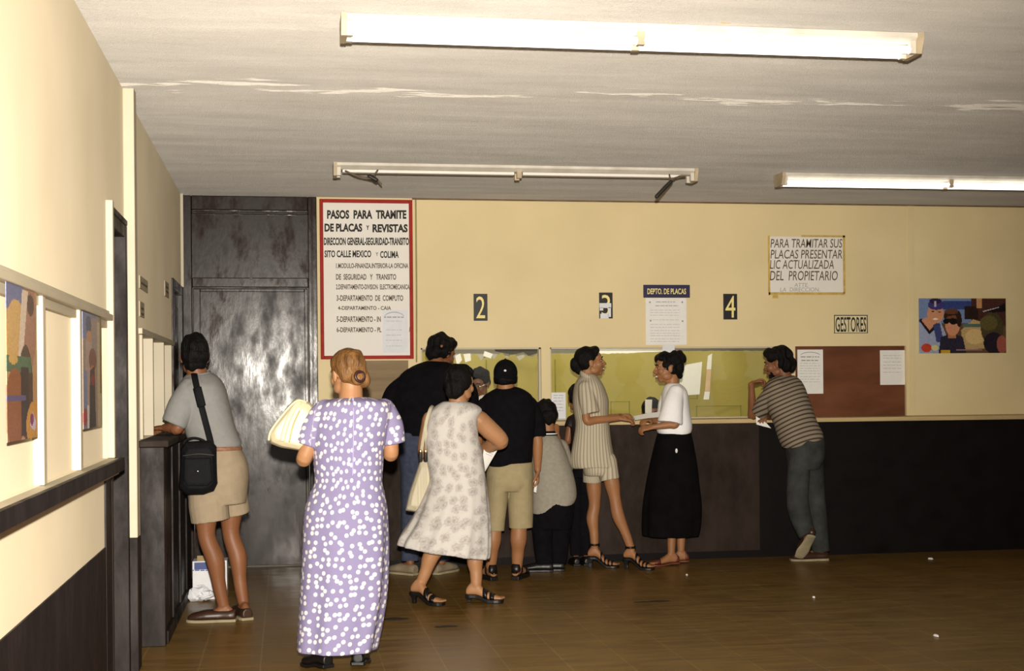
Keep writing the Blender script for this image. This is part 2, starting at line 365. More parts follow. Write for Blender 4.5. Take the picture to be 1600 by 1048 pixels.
# near wall: dark wainscot, moulding, battens
struct(boxes('baseboard_left', [((XL, -3, 0), (XL+.006, 6.20, .709)), ((XL, 6.20, 0), (XL+.008, 6.395, 1.04))], M['dbrown']))
struct(boxes('trim_1', [((XL, -3, 1.70), (XL+.03, 6.33, 1.728)), ((XL, -3, 1.728), (XL+.014, 6.33, 1.745))], M['cream_t'], bevel=.004))
bt = [((XL-.02, LY(a), 1.09), (XL+.016, LY(a)+.05, 1.70)) for a in (60, 119)]
bt += [((XL-.02, 2.2, 1.668), (XL+.004, 6.33, 1.70)), ((XL-.02, 3.2, 1.09), (XL+.016, 3.25, 1.70))]
struct(boxes('trim_2', bt, M['cream_t'], bevel=.003))
struct(boxes('trim_3', [((XL-.02, 6.34, 1.09), (XL+.03, 6.385, 2.24))], M['cream_t'], bevel=.003))
sh = empty('wall_shelf', (XL, 4, 1.05), 'long narrow shelf under the shuttered left windows, dark front edge', 'shelf')
boxes('shelf_board', [((XL, 0, 1.045), (XL+.05, 6.36, 1.088))], M['cream_t'], sh)
boxes('front_edge', [((XL+.05, 0, 1.035), (XL+.068, 6.38, 1.090))], M['dbrown'], sh)
o = boxes('moulding', [((XL, 0, 1.018), (XL+.045, 6.36, 1.045))], M['wood_edge'], sh)
# dark door in the left wall
d2 = struct(empty('door_2', (XL, 6.7, 0)))
boxes('door_frame', [((XL-.15, yd0, 0), (XL+.012, yd0+.03, 2.2)), ((XL-.15, yd1-.03, 0), (XL+.02, yd1+.02, 2.2)), ((XL-.15, yd0+.03, 2.14), (XL+.014, yd1-.03, 2.2)), ((XL+.001, yd0-.01, 2.2), (XL+.022, yd1+.02, 2.225))], M['dbrown'], d2, bevel=.004)
boxes('door_leaf', [((XL-.115, yd0+.03, .01), (XL-.08, yd1-.03, 2.14)), ((XL-.085, yd0+.1, .2), (XL-.072, yd1-.12, 1.0)), ((XL-.085, yd0+.1, 1.15), (XL-.072, yd1-.12, 2.0))], M['dbrown'], d2, bevel=.004)
boxes('edge_strip', [((XL-.075, yd1-.045, .0), (XL-.05, yd1-.028, 2.13))], M['cream_t'], d2)
# post
struct(boxes('trim_4', [((XL, 7.02, .66), (XL+.055, 7.12, HC))], M['cream_t'], bevel=.004))
struct(boxes('trim_5', [((XL, 7.0, 0), (XL+.058, 7.14, .66))], M['dbrown'], bevel=.004))
struct(boxes('trim_6', [((XL, 7.68, 1.695), (XL+.02, 9.9, 1.725))], M['cream_t']))
struct(boxes('trim_7', [((XL, 10.8, 2.17), (XL+.02, 10.84, HC))], M['cream_t']))
# shutters of the far left window: upright boards standing a little open
for i, (y, w_) in enumerate(((7.76, .10), (8.36, .12), (9.1, .12), (9.7, .10))):
    tag(boxes('shutter_board', [((XL-.10, y, 1.12), (XL+.012, y+.035, 1.693)), ((XL-.10, y+.035, 1.12), (XL-.085, y+.30, 1.66))], M['cream_t'], None, .003),
        'cream upright shutter board in the far left window, %s' % ('beside the cream post', 'second from the cream post', 'third from the cream post', 'next to the dark corner door')[i], 'shutter', 'shutter boards of the far left window')
lc = empty('side_counter', (XL, 8.8, 0), 'dark brown narrow counter against the left wall where the man in grey leans', 'counter')
boxes('counter_body', [((XL+.002, 7.70, 0), (-.665, 9.86, 1.08)), ((XL+.002, 7.66, 0), (-.655, 7.74, 1.08))], M['dbrown'], lc, .004)
boxes('counter_top', [((XL+.001, 7.62, 1.08), (-.628, 9.88, 1.118))], M['cbrown'], lc, .006)
for y in (8.2, 8.75, 9.3): boxes('batten', [((-.665, y, .05), (-.652, y+.05, 1.07))], M['dbrown'], lc, .003)
boxes('plinth', [((-.665, 7.74, 0), (-.645, 9.86, .07))], M['dbrown'], lc, .003)
d3 = struct(empty('door_3', (XL, 10.3, 0)))
boxes('door_frame', [((XL-.15, 9.88, 0), (XL+.015, 9.95, 2.17)), ((XL-.15, 10.73, 0), (XL+.015, 10.80, 2.17)), ((XL-.15, 9.95, 2.1), (XL+.015, 10.73, 2.17))], M['door'], d3, .004)
boxes('door_leaf', [((XL-.06, 9.95, .01), (XL-.02, 10.73, 2.1)), ((XL-.03, 10.05, .2), (XL-.01, 10.63, .95)), ((XL-.03, 10.05, 1.1), (XL-.01, 10.63, 2.0))], M['door'], d3, .004)

# back wall with its openings
def bx(px, py=600, Y=D): return atY(px, py, Y).x
def bz(px, py, Y=D): return atY(px, py, Y).z
zt = bz(1000, 542); zb = 1.10
xA0, xA1, xB0, xB1, xC0, xC1 = bx(658), bx(846), bx(860), bx(1226), bx(1243), bx(1416)
dx0, dx1 = bx(287), bx(497)
T = .14
bs = [((dx1, D, 0), (9, D+T, zb)), ((dx1, D, zt), (9, D+T, HC)), ((dx1, D, zb), (xA0, D+T, zt)), ((xA1, D, zb), (xB0, D+T, zt)),
      ((xB1, D, zb), (xC0, D+T, zt)), ((xC1, D, zb), (9, D+T, zt)), ((XL-.2, D, 0), (dx0, D+T, HC))]
struct(boxes('wall_back', bs, M['cream']))
struct(boxes('trim_8', [((bx(1421), D-.008, 1.1), (bx(1430), D, HC))], M['cream'], bevel=.002))
struct(boxes('trim_10', [((dx1+.75, D-.012, HC-.011), (9, D, HC))], mat('brown_joint_filler', (.16, .10, .05), .8, .3, 8)))
# dark door with a transom
d1 = struct(empty('door_1', ((dx0+dx1)/2, D, 0)))
zr = bz(390, 440); zh = bz(390, 312)
fl_, fr_ = bx(308), bx(479)
boxes('door_frame', [((dx0, D-.03, 0), (fl_-.03, D+.1, HC-.003)), ((fr_+.02, D-.03, 0), (dx1, D+.1, HC-.003)), ((fl_-.03, D-.03, bz(390, 329)), (fr_+.02, D+.1, HC-.003)),
      ((fl_-.03, D-.02, bz(390, 449)), (fr_+.02, D+.1, bz(390, 434)))], M['door'], d1, .006)
boxes('transom_panel', [((fl_-.03, D+.02, bz(390, 434)), (fr_+.02, D+.05, bz(390, 329)))], M['door'], d1)
boxes('transom_moulding', [((fl_-.03, D-.004, bz(390, 335)), (fr_+.02, D+.03, bz(390, 331)))], M['door'], d1, .004)
boxes('door_leaf', [((fl_-.025, D+.012, .01), (fr_+.015, D+.05, bz(390, 450)))], M['door'], d1, .003)
boxes('stile', [((fl_-.025, D-.004, .01), (fl_+.03, D+.02, bz(390, 451)))], M['door'], d1, .005)
boxes('stile', [((fr_-.012, D-.004, .01), (fr_+.015, D+.02, bz(390, 451)))], M['door'], d1, .005)
boxes('top_rail', [((fl_+.03, D-.004, bz(390, 456)), (fr_-.012, D+.02, bz(390, 451)))], M['door'], d1, .004)
boxes('frame_bead', [((fr_+.045, D-.042, 0), (fr_+.058, D-.028, HC-.02))], M['door'], d1, .004)
boxes('latch', [((bx(392), D-.028, bz(390, 437)), (bx(396), D-.018, bz(390, 415)))], M['dark'], d1)
struct(boxes('trim_9', [((dx0-.02, D-.012, 2.3), (dx0, D, HC))], M['cream_t']))
# glass
def pane(n, a, b):
    w = struct(empty('window_%d' % n, ((a+b)/2, D, zb)))
    boxes('pane', [((a, D+.06, zb), (b, D+.066, zt))], M['glass'], w)
    boxes('window_frame', [((a, D+.03, zt-.012), (b, D+.09, zt)), ((a, D+.03, zb), (b, D+.09, zb+.02)), ((a, D+.03, zb), (a+.014, D+.09, zt)), ((b-.014, D+.03, zb), (b, D+.09, zt))], M['cream_t'], w)
pane(1, xA0, xA1); pane(2, xB0, xB1)
# office behind the glass
OY = 13.3
struct(boxes('wall_office', [((dx1, OY, 0), (9, OY+.1, HC)), ((dx1-.05, D+T, 0), (dx1+.05, OY, HC))], M['office']))
def green_screen():
    Y = 11.95; x0, x1 = bx(640, 600, Y), bx(1260, 600, Y); n = 150; mb = MB()
    rnd = random.Random(3); top = []
    for i in range(n+1):
        x = x0+(x1-x0)*i/n; px = proj((x, Y, 1.7))[0]
        if px < 850: py = 556+3*math.sin(px*.11)+3*math.sin(px*.31+1)+rnd.uniform(-2.5, 2.5)
        elif px < 935: py = 552+rnd.uniform(-1, 1)
        elif px < 1035: py = 552+(px-960)*-.03+rnd.uniform(-.5, .5)
        else: py = 548+rnd.uniform(-.7, .7)
        top.append((x, atY(px, py, Y).z))
    rows = []
    for (dy, zz) in ((0, None), (0, .9), (.012, .9), (.012, None)):
        rows.append([Vector((x, Y+dy+.012*math.sin(x*9), z if zz is None else zz)) for x, z in top])
    m = n+1; vs = [p for r in rows for p in r]; fs = []
    for k in range(4):
        for i in range(n): a = k*m; b = ((k+1) % 4)*m; fs.append((a+i, a+i+1, b+i+1, b+i))
    fs += [(0, m, 2*m, 3*m), (n, 3*m+n, 2*m+n, m+n)]
    mb.add(vs, fs)
    t = tag(build('partition_screen', mb, M['green']), 'chartreuse screen with a ragged top edge standing behind the teller glass', 'screen')
    for (a, b, c, d_) in ((1088, 634, 1158, 653), (954, 627, 984, 648), (1033, 615, 1090, 623)):
        p, q = atY(a, b, Y-.016), atY(c, d_, Y-.016); e = .006; mb = MB()
        for u in (((p.x, Y-.02, p.z-e), (q.x, Y-.012, p.z)), ((p.x, Y-.02, q.z), (q.x, Y-.012, q.z+e)), ((p.x, Y-.02, q.z), (p.x+e, Y-.012, p.z)), ((q.x-e, Y-.02, q.z), (q.x, Y-.012, p.z))): mb.box(*u)
        build('seam', mb, M['greend'], t)
    for a in (866.5, 1060, 759): x = bx(a, 600, Y); boxes('upright', [((x, Y-.022, .95), (x+.008, Y-.008, 1.62))], M['greend'], t)
green_screen()
la = bpy.data.lights.new('office_fill_light', 'AREA'); la.energy = 30; la.size = 3.0; la.size_y = .2; la.shape = 'RECTANGLE'; la.color = (1, .97, .88)  # unseen area light, added to brighten the screen, sheets and clerks
lo = bpy.data.objects.new('office_fill_light', la); COL.objects.link(lo); lo.location = (2.4, 11.55, HC-.06)

# long counter
cx0 = dx1+.03
ct = empty('service_counter', (3, CF, 0), 'long dark service counter under the teller windows with a pale top edge', 'counter')
xm = bx(1186, 700, CF)
boxes('front_panel', [((cx0, CF, .06), (xm, CF+.04, 1.078))], M['cbrown'], ct)
o = boxes('end_panel', [((xm, CF, .06), (8.89, CF+.04, 1.078))], M['cblack'], ct); o['label'] = 'black part of the counter front'
boxes('kick_board', [((cx0, CF+.02, 0), (8.89, CF+.05, .06))], M['cblack'], ct)
o = boxes('counter_top', [((cx0, CF-.03, 1.078), (8.89, D-.002, 1.112))], M['wood_edge'], ct, .004); o['label'] = 'pale wooden top edge'
boxes('side_panel', [((cx0, CF+.04, 0), (cx0+.04, D-.002, 1.078))], M['cbrown'], ct)

# brown board in the third opening, brown plywood under the sign
tag(boxes('hardboard_panel', [((xC0, D+.03, zb), (xC1, D+.05, zt))], M['board']), 'red-brown hardboard panel closing the opening left of the colour poster', 'panel')
tag(boxes('plywood_panel', [((bx(566), D-.012, 1.114), (bx(638), D-.001, bz(600, 563)))], M['ply']), 'brown plywood panel on the wall below the red-framed sign', 'panel')

# ------------------------------------------------------------------ writing
def text_mesh(body, bold=.0, shear=0., ext=.0006):
    c = bpy.data.curves.new('t', 'FONT'); c.body = body; c.size = 1; c.offset = bold; c.shear = shear; c.resolution_u = 3
    o = bpy.data.objects.new('t', c); COL.objects.link(o)
    dg = bpy.context.evaluated_depsgraph_get(); me = bpy.data.meshes.new_from_object(o.evaluated_get(dg))
    bpy.data.objects.remove(o); bpy.data.curves.remove(c)
    return me
def letters(body, box, Y, m, parent, name='lettering', bold=.012, shear=0., off=.001):
    """lettering that fills the box between two pixels of the wall plane at Y"""
    me = text_mesh(body, bold, shear); n = len(me.vertices); co = np.empty(n*3); me.vertices.foreach_get('co', co); co = co.reshape(-1, 3)
    lo_, hi_ = co.min(0), co.max(0); x0, y0, x1, y1 = box
    A = atY(x0, y1, Y-off); B = atY(x1, y1, Y-off); C = atY(x0, y0, Y-off)
    uu = (co[:, 0]-lo_[0])/(hi_[0]-lo_[0]); vv = (co[:, 1]-lo_[1])/max(1e-6, hi_[1]-lo_[1])
    W3 = np.array(A)[None]+uu[:, None]*np.array(B-A)[None]+vv[:, None]*np.array(C-A)[None]
    W3[:, 1] = Y-off
    W3 -= np.array(world_of(parent)); me.vertices.foreach_set('co', W3.ravel()); me.update()
    return link(name, me, m, parent)
def lines(name, rows, Y, m, parent, th=1.2, off=.001):
    """printed lines too small to read: rows of (x0, x1, y)"""
    mb = MB(); rnd = random.Random(len(rows))
    for x0, x1, y in rows:
        x = x0
        while x < x1:
            w = min(rnd.uniform(2.5, 8), x1-x); p = atY(x, y, Y-off); q = atY(x+w, y+th, Y-off)
            mb.add([(p.x, Y-off, p.z), (q.x, Y-off, p.z), (q.x, Y-off, q.z), (p.x, Y-off, q.z)], [(0, 1, 2, 3)]); x += w+1.3
    return build(name, mb, m, parent)
def wallbox(px0, py0, px1, py1, Y, th=.004):
    p = atY(px0, py0, Y); q = atY(px1, py1, Y); p2 = atY(px0, py1, Y); q2 = atY(px1, py0, Y)
    x0 = (p.x+p2.x)/2; x1 = (q.x+q2.x)/2; z1 = (p.z+q2.z)/2; z0 = (q.z+p2.z)/2
    return (x0, Y-th, z0), (x1, Y, z1)
def sheet(name, label, cat, box, Y, m, th=.002, group=None, part='sheet'):
    a, b = wallbox(*box, Y, th); t = empty(name, ((a[0]+b[0])/2, Y, a[2]), label, cat, group)
    boxes(part, [(a, b)], m, t); return t, Y-th

# the big red-framed sign
a, b = wallbox(500, 312, 645, 561, D, .012)
sg = empty('sign_board', ((a[0]+b[0])/2, D, a[2]), 'white sign board in a red frame with painted steps, beside the dark door', 'sign')
boxes('board', [((a[0]+.01, D-.012, a[2]+.01), (b[0]-.01, D-.001, b[2]-.01))], M['signwhite'], sg)
e = .028
boxes('frame', [((a[0], D-.026, a[2]), (a[0]+e, D-.001, b[2])), ((b[0]-e, D-.026, a[2]), (b[0], D-.001, b[2])), ((a[0]+e, D-.026, b[2]-e), (b[0]-e, D-.001, b[2])), ((a[0]+e, D-.026, a[2]), (b[0]-e, D-.001, a[2]+e))], M['red'], sg, .003)
sy = D-.012
for body, box, bold in (('PASOS  PARA  TRAMITE', (511, 328, 635, 342), .045), ('DE PLACAS', (507, 349, 566, 362), .045), ('Y', (572, 352, 577, 359), .045), ('REVISTAS', (582, 350, 637, 363), .045),
    ('DIRECCION GENERAL-SEGURIDAD-TRANSITO', (506, 371, 639, 383), .04), ('SITO CALLE MEXICO', (507, 391, 580, 402), .032), ('Y', (587, 394, 591, 400), .01), ('COLIMA', (594, 392, 623, 403), .032)):
    letters(body, box, sy, M['ink'], sg, bold=bold)
for body, box in (('1.MODULO-FINANZA.INTERIOR-LA OFICINA', (525, 411, 638, 419)), ('DE  SEGURIDAD   Y   TRANSITO', (525, 428, 619, 437)), ('2.DEPARTAMENTO-DIVISION  ELECTROMECANICA', (525, 444, 640, 452)),
    ('3-DEPARTAMENTO  DE  COMPUTO', (526, 461, 630, 470)), ('4-DEPARTAMENTO - CAJA', (528, 478, 611, 486)), ('5-DEPARTAMENTO - IN', (526, 494, 595, 503)), ('6-DEPARTAMENTO - PL', (526, 511, 596, 519)), ('A', (639, 511, 641.5, 519))):
    letters(body, box, sy, M['olive_ink'], sg, bold=.026)
t, y = sheet('notice_paper', 'translucent white notice taped to the lower right of the red-framed sign', 'notice', (598, 484, 637, 551), sy-.001, M['paper_b'])
def arc_head(t, y, x0, x1, py, h):
    mb = MB(); pts = []
    for i in range(13):
        u = i/12; px = x0+(x1-x0)*u; pts.append((px, py-h*math.sin(PI*u)**.6))
    for (p, q) in zip(pts, pts[1:]):
        A_, B_ = atY(*p, y-.001), atY(*q, y-.001); mb.add([A_, B_, B_+Vector((0, 0, -.006)), A_+Vector((0, 0, -.006))], [(0, 1, 2, 3)])
    build('heading', mb, M['greyink'], t)
arc_head(t, y, 601, 631, 493, 6)
lines('print', [(600, 631, 494.5)], y, M['greyink'], t, 1.8)
lines('print', [(603, 628, q) for q in (501, 515, 523, 531, 540)], y, M['greyink'], t, .6)

# numbers over the windows
def plaque(body, box, dbox, lab, white=False):
    a, b = wallbox(*box, D, .008); t = empty('number_plaque', ((a[0]+b[0])/2, D, a[2]), lab, 'plaque', 'black number plaques over the teller windows')
    boxes('plate', [(a, b)], M['blackp'], t, .002); letters(body, dbox, D-.008, M['yellow'], t, 'numeral', .0); return t
plaque('2', (740, 459, 761.5, 501), (744, 463, 758, 497), 'black plaque with a yellow numeral 2 on the wall')
plaque('3', (936, 457, 957, 497.5), (940, 460.5, 953.5, 494), 'black plaque with numeral 3 half covered by white paper')
plaque('4', (1130, 459, 1151.5, 499), (1133.5, 462, 1149, 496), 'black plaque with a yellow numeral 4 on the wall')
mb = MB()
for q in ((936.5, 473.5, 955, 481), (950.5, 480, 954.5, 495), (938, 490, 951, 497.5), (937, 480.5, 942.5, 485)): mb.box(*wallbox(*q, D-.010, .001))
tag(build('paper_patch', mb, M['paper_b']), 'torn white paper stuck over the lower half of the plaque with numeral 3', 'paper')
# department sign and its sheet
a, b = wallbox(1005, 445, 1077.5, 465, D, .01); t = empty('department_sign', ((a[0]+b[0])/2, D, a[2]), 'small navy sign with yellow lettering above a white typed sheet', 'sign')
boxes('plate', [(a, b)], M['navy'], t, .002); letters('DEPTO. DE PLACAS', (1011.5, 450.5, 1072, 459.5), D-.01, M['yellow'], t, bold=.02)
t, y = sheet('notice_paper', 'white typed sheet hanging under the navy department sign', 'notice', (1009, 465.5, 1072.5, 538.5), D, M['paper'])
lines('print', [(1025, 1055, 471), (1024, 1060, 477)], y, M['greyink'], t, 1.2)
lines('print', [(1016, 1062, q) for q in (484, 488, 492, 499.5, 506.5, 511, 516, 520, 524, 529, 533)], y, M['greyink'], t, .5)
for i, q in enumerate(((1015.5, 472), (1066, 472), (1016.5, 501), (1066.5, 501.5))):
    p = atY(*q, y); mb = MB(); mb.ell((p.x, y, p.z), (.008, .004, .008), n=10, m=6); build('pin', mb, M['greyink'], t)
tag(boxes('paper_tab', [wallbox(1035, 539, 1054, 553, D, .003)], M['paper_b']), 'small white paper tab on the wall edge under the typed sheet', 'paper')
# hand lettered sign
t = empty('handwritten_sign', tuple(atY(1260, 460, D)), 'white hand-lettered paper sign edged with yellowed tape, high on the wall', 'sign')
boxes('sheet', [wallbox(1201, 370, 1319, 458, D, .002)], M['signwhite'], t)
boxes('tape_edge', [wallbox(1200, 368, 1203, 461, D, .003), wallbox(1317, 368, 1320.5, 458, D, .003), wallbox(1252, 367.5, 1320.5, 370.5, D, .003), wallbox(1201, 456.5, 1320, 460.5, D, .003)], M['tape'], t)
boxes('tape_tab', [wallbox(1207, 461, 1216, 466, D, .002)], M['tape'], t)
for body, box in (('PARA TRAMITAR SUS', (1204, 373, 1316, 387)), ('PLACAS PRESENTAR', (1204, 390, 1316, 404)), ('LIC ACTUALIZADA', (1203, 406, 1303, 420)), ('DEL  PROPIETARIO', (1203, 423, 1309, 438))):
    letters(body, box, D-.002, M['olive_ink'], t, bold=.004, shear=.12)
for body, box in (('ATTE.', (1241, 442, 1263, 448)), ('LA  DIRECCION.', (1219, 449, 1281, 455.5))): letters(body, box, D-.002, M['greyink'], t, bold=0, shear=.1)
# gestores sign
t = empty('small_sign', tuple(atY(1329, 520, D)), 'small cream sign with narrow black lettering above the brown panel', 'sign')
boxes('plate', [wallbox(1303, 492, 1355.5, 521, D, .003)], mat('cream_sign_paint', (.74, .64, .40), .5, .08, 20), t)
boxes('border', [wallbox(1303, 492, 1355.5, 493.3, D, .004), wallbox(1303, 519.6, 1355.5, 520.6, D, .004), wallbox(1303, 492, 1304.2, 520.6, D, .004), wallbox(1354.2, 492, 1355.5, 520.6, D, .004)], M['ink'], t)
letters('GESTORES', (1305.5, 495, 1353.5, 518.5), D-.003, M['ink'], t, bold=.014)
# sheets on the brown panel and on the glass
t, y = sheet('notice_paper', 'long white notice with an arched heading on the left of the brown panel', 'notice', (1246, 546, 1286, 615), D+.03, M['paper'])
arc_head(t, y, 1251, 1281, 553.5, 4)
lines('print', [(1251, 1280, 556.5), (1252, 1280, 562)], y, M['greyink'], t, 1.8); lines('print', [(1250, 1281, q) for q in (567, 571, 575, 579, 583, 588, 592, 596)], y, M['greyink'], t, .5)
t, y = sheet('notice_paper', 'short white notice on the right of the brown panel', 'notice', (1375, 547, 1414, 601), D+.03, M['paper'])
lines('print', [(1380, 1408, q) for q in (555, 559, 565, 570, 575, 581)], y, M['greyink'], t, .5)
t, y = sheet('notice_paper', 'white notice stuck inside the glass right of the cream mullion', 'notice', (861.5, 613, 884, 654), D+.058, M['paper_b'])
lines('print', [(865, 880, q) for q in (617, 621, 626, 631, 636, 641)], y, M['greyink'], t, .8)
def tilted(name, label, pts, Y, m):
    mb = MB(); P = [atY(a, b, Y) for a, b in pts]; n = len(P)
    mb.add([Vector((p.x, Y, p.z)) for p in P]+[Vector((p.x, Y-.003, p.z)) for p in P], [tuple(range(n)), tuple(range(2*n-1, n-1, -1))]+[(i, (i+1) % n, n+(i+1) % n, n+i) for i in range(n)])
    return tag(build(name, mb, m), label, 'paper')
M['glare'] = mat('bright_white_sheet', (.9, .9, .86), .6, .03, 20)
tilted('paper_sheet', 'wide white sheet on the green screen behind the woman in the white shirt', [(1064, 571), (1097, 565), (1093, 616), (1060, 618)], 11.93, M['glare'])
tilted('paper_strip', 'narrow white strip on the green screen right of the wide white sheet', [(1106, 556), (1112.5, 552), (1111, 577), (1104, 577)], 11.93, M['glare'])
tilted('paper_strip', 'narrow peach strip on the green screen in the middle of the white strips', [(1104, 577.5), (1111, 577.5), (1109, 611), (1101.5, 611)], 11.93, mat('peach_paper', (.7, .5, .3), .7, .1, 10))
tilted('paper_strip', 'lowest white strip on the green screen above the counter', [(1101, 611.5), (1109, 611.5), (1107.5, 624), (1099, 624)], 11.93, M['glare'])
tilted('bright_gap_band', 'white band standing in for the bright gap above the green screen behind the striped blouse woman', [(935, 541), (1040, 541), (1040, 549), (1000, 550.5), (968, 553), (935, 553)], 11.98, M['glare'])  # brightness of the gap over the screen, put into a white band
tilted('dark_gap_sheet', 'dark ragged sheet standing in for the dark gap above the green screen in the left teller window', [(770, 540), (844, 540), (842, 551), (826, 556), (818, 550), (800, 554), (785, 551), (774, 549)], 11.90, M['officed'])  # darkness of the gap over the screen, put into a dark sheet
for q, lab in (([(711, 556), (719, 552), (722, 562), (714, 572)], 'leftmost'), ([(724, 553), (735, 552), (736, 563), (727, 566)], 'second'), ([(757, 548), (770, 553), (767, 560), (755, 556)], 'third'), ([(843, 548), (848, 552), (846, 562), (841, 556)], 'rightmost')):
    tilted('paper_scrap', '%s torn white scrap at the top of the left teller window' % lab, q, 11.89, M['glare'])

# small signs on the far left wall
def leftbox(p0, p1, th=.006):
    a = atX(*p0, XL); b = atX(*p1, XL); return (XL, a.y, min(a.z, b.z)), (XL+th, b.y, max(a.z, b.z))
for p0, p1, lab in (((217, 430), (229.5, 458), 'small grey square notice high on the left wall above the shutters'), ((217, 470), (224, 497), 'small grey notice just below the other by the cream post'), ((256.5, 438), (262.5, 466), 'small grey notice beside the dark corner door')):
    a, b = leftbox(p0, p1); t = empty('wall_notice', (XL, (a[1]+b[1])/2, a[2]), lab, 'notice')
    boxes('plate', [(a, b)], mat('grey_notice', (.40, .34, .25), .7, .2, 30), t)
    mb = MB(); z = b[2]-.03
    while z > a[2]+.02: mb.box((XL+.006, a[1]+.04, z-.012), (XL+.007, b[1]-.04, z)); z -= .03
    build('print', mb, M['olive_ink'], t)

# ------------------------------------------------------------------ posters
def poster(name, label, A, B, Cc, nrm, draw, nu, nv, group=None):
    """printed sheet: A lower left, B lower right, Cc upper left"""
    A, B, Cc = Vector(A), Vector(B), Vector(Cc); th = .002
    org = (A+B)/2; vs = []; fs = []
    for j in range(nv+1):
        for i in range(nu+1):
            p = A+(B-A)*(i/nu)+(Cc-A)*(j/nv)+nrm*th; vs.append(p-org)
    for j in range(nv):
        for i in range(nu): a = j*(nu+1)+i; fs.append((a, a+1, a+nu+2, a+nu+1))
    me = bpy.data.meshes.new(name); me.from_pydata([tuple(v) for v in vs], [], fs)
    at = me.color_attributes.new('print', 'FLOAT_COLOR', 'CORNER'); cols = []
    for j in range(nv):
        for i in range(nu):
            c = draw((i+.5)/nu, (j+.5)/nv); c = tuple((x/255)**2.2 for x in c)
            cols += [*c, 1.]*4
    at.data.foreach_set('color', cols)
    o = link(name, me, M['print'], None, org); s = o.modifiers.new('thick', 'SOLIDIFY'); s.thickness = .002; s.offset = -1
    return tag(o, label, 'poster', group)
def sh_draw(bg, shapes, seed=1, noise=10):
    rnd = random.Random(seed)
    def f(u, v):
        c = bg(u, v)
        for s in shapes:
            k = s[0]
            if k == 'e':
                _, x, y, rx, ry, col = s
                if ((u-x)/rx)**2+((v-y)/ry)**2 < 1: c = col
            elif k == 'r':
                _, x0, y0, x1, y1, col = s
                if x0 <= u <= x1 and y0 <= v <= y1: c = col
            else:
                _, pts, col = s; ins = False; j = len(pts)-1
                for i in range(len(pts)):
                    if (pts[i][1] > v) != (pts[j][1] > v) and u < (pts[j][0]-pts[i][0])*(v-pts[i][1])/(pts[j][1]-pts[i][1])+pts[i][0]: ins = not ins
                    j = i
                if ins: c = col
        q = rnd.uniform(-noise, noise); return tuple(max(0, min(255, x+q)) for x in c)
    return f
sk, sk2, hr = (196, 138, 104), (170, 110, 78), (45, 28, 22)
fam = [('r', 0, .55, .62, 1, (110, 130, 168)), ('r', .28, .80, .62, .95, (52, 66, 120)), ('r', .6, .5, 1.2, 1, (70, 42, 36)), ('r', .52, .62, .68, .86, (40, 26, 24)), ('r', .66, .82, .72, 1, (190, 140, 96)),
  ('p', [(.48, .42), (.62, .62), (.80, .52), (.82, .1), (.5, .05)], (180, 152, 104)), ('r', .5, .48, .72, .54, (80, 104, 92)), ('e', .64, .30, .11, .14, (206, 176, 120)),
  ('e', .84, .45, .13, .3, (70, 62, 40)), ('e', .80, .55, .1, .14, (90, 82, 48)), ('p', [(.74, .76), (.92, .86), (.99, .92), (1.0, .76), (.86, .74)], (24, 18, 24)), ('p', [(.73, .77), (.92, .845), (.92, .83), (.74, .75)], (170, 166, 180)), ('e', .86, .18, .12, .2, (34, 28, 40)), ('e', .95, .16, .06, .16, (150, 84, 70)),
  ('p', [(0, 0), (.0, .55), (.08, .64), (.24, .6), (.32, .3), (.24, 0)], (150, 158, 186)), ('p', [(.0, .60), (.03, .64), (.12, .42), (.2, .56), (.23, .52), (.12, .34)], (34, 24, 32)), ('p', [(.03, .6), (.12, .42), (.2, .55), (.18, .66), (.08, .66)], sk),
  ('p', [(.16, .52), (.24, .56), (.28, .2), (.2, .2)], (58, 66, 112)), ('e', .085, .1, .06, .08, (186, 66, 44)), ('e', .18, .1, .04, .05, (200, 190, 130)),
  ('e', .19, .72, .095, .17, sk), ('e', .20, .88, .095, .09, (62, 54, 112)), ('e', .19, .95, .07, .05, (44, 34, 66)), ('r', .18, .85, .2, .95, (180, 170, 190)), ('e', .16, .76, .018, .012, (60, 36, 30)), ('e', .235, .755, .018, .012, (60, 36, 30)), ('e', .19, .625, .03, .015, (232, 214, 200)),
  ('p', [(.22, 0), (.25, .3), (.38, .36), (.5, .3), (.54, 0)], (40, 38, 54)), ('r', .25, .0, .35, .06, (190, 150, 40)), ('r', .33, .27, .42, .42, sk2), ('e', .385, .52, .085, .2, sk), ('e', .385, .68, .10, .13, hr), ('e', .46, .6, .03, .12, hr), ('e', .37, .76, .08, .05, (96, 60, 40)), ('p', [(.29, .62), (.34, .68), (.42, .69), (.44, .63), (.38, .64)], (110, 70, 46)),
  ('e', .31, .585, .035, .05, (16, 12, 16)), ('e', .395, .575, .042, .055, (16, 12, 16)), ('r', .3, .6, .4, .615, (16, 12, 16)), ('e', .35, .455, .03, .022, (214, 120, 110)), ('r', .42, .045, .72, .07, (140, 110, 110))]
A = atY(1436, 552, D); B = atY(1572, 551, D); C_ = atY(1436, 466, D)
poster('wall_poster', 'colour poster of two smiling young people, one in sunglasses, on the back wall', (A.x, D, A.z), (B.x, D, A.z), (A.x, D, C_.z), Vector((0, -1, 0)), sh_draw(lambda u, v: (96, 70, 52), fam, 2), 130, 84)
def lposter(label, p_tl, p_bl, p_r, draw, nu, nv, off=.018):
    X = XL+off; a = atX(*p_tl, X); b = atX(*p_bl, X); r_ = atX(*p_r, X)
    return poster('wall_poster', label, (X, a.y, b.z), (X, r_.y, b.z), (X, a.y, a.z), Vector((1, 0, 0)), draw, nu, nv, 'tall posters on the left wall')
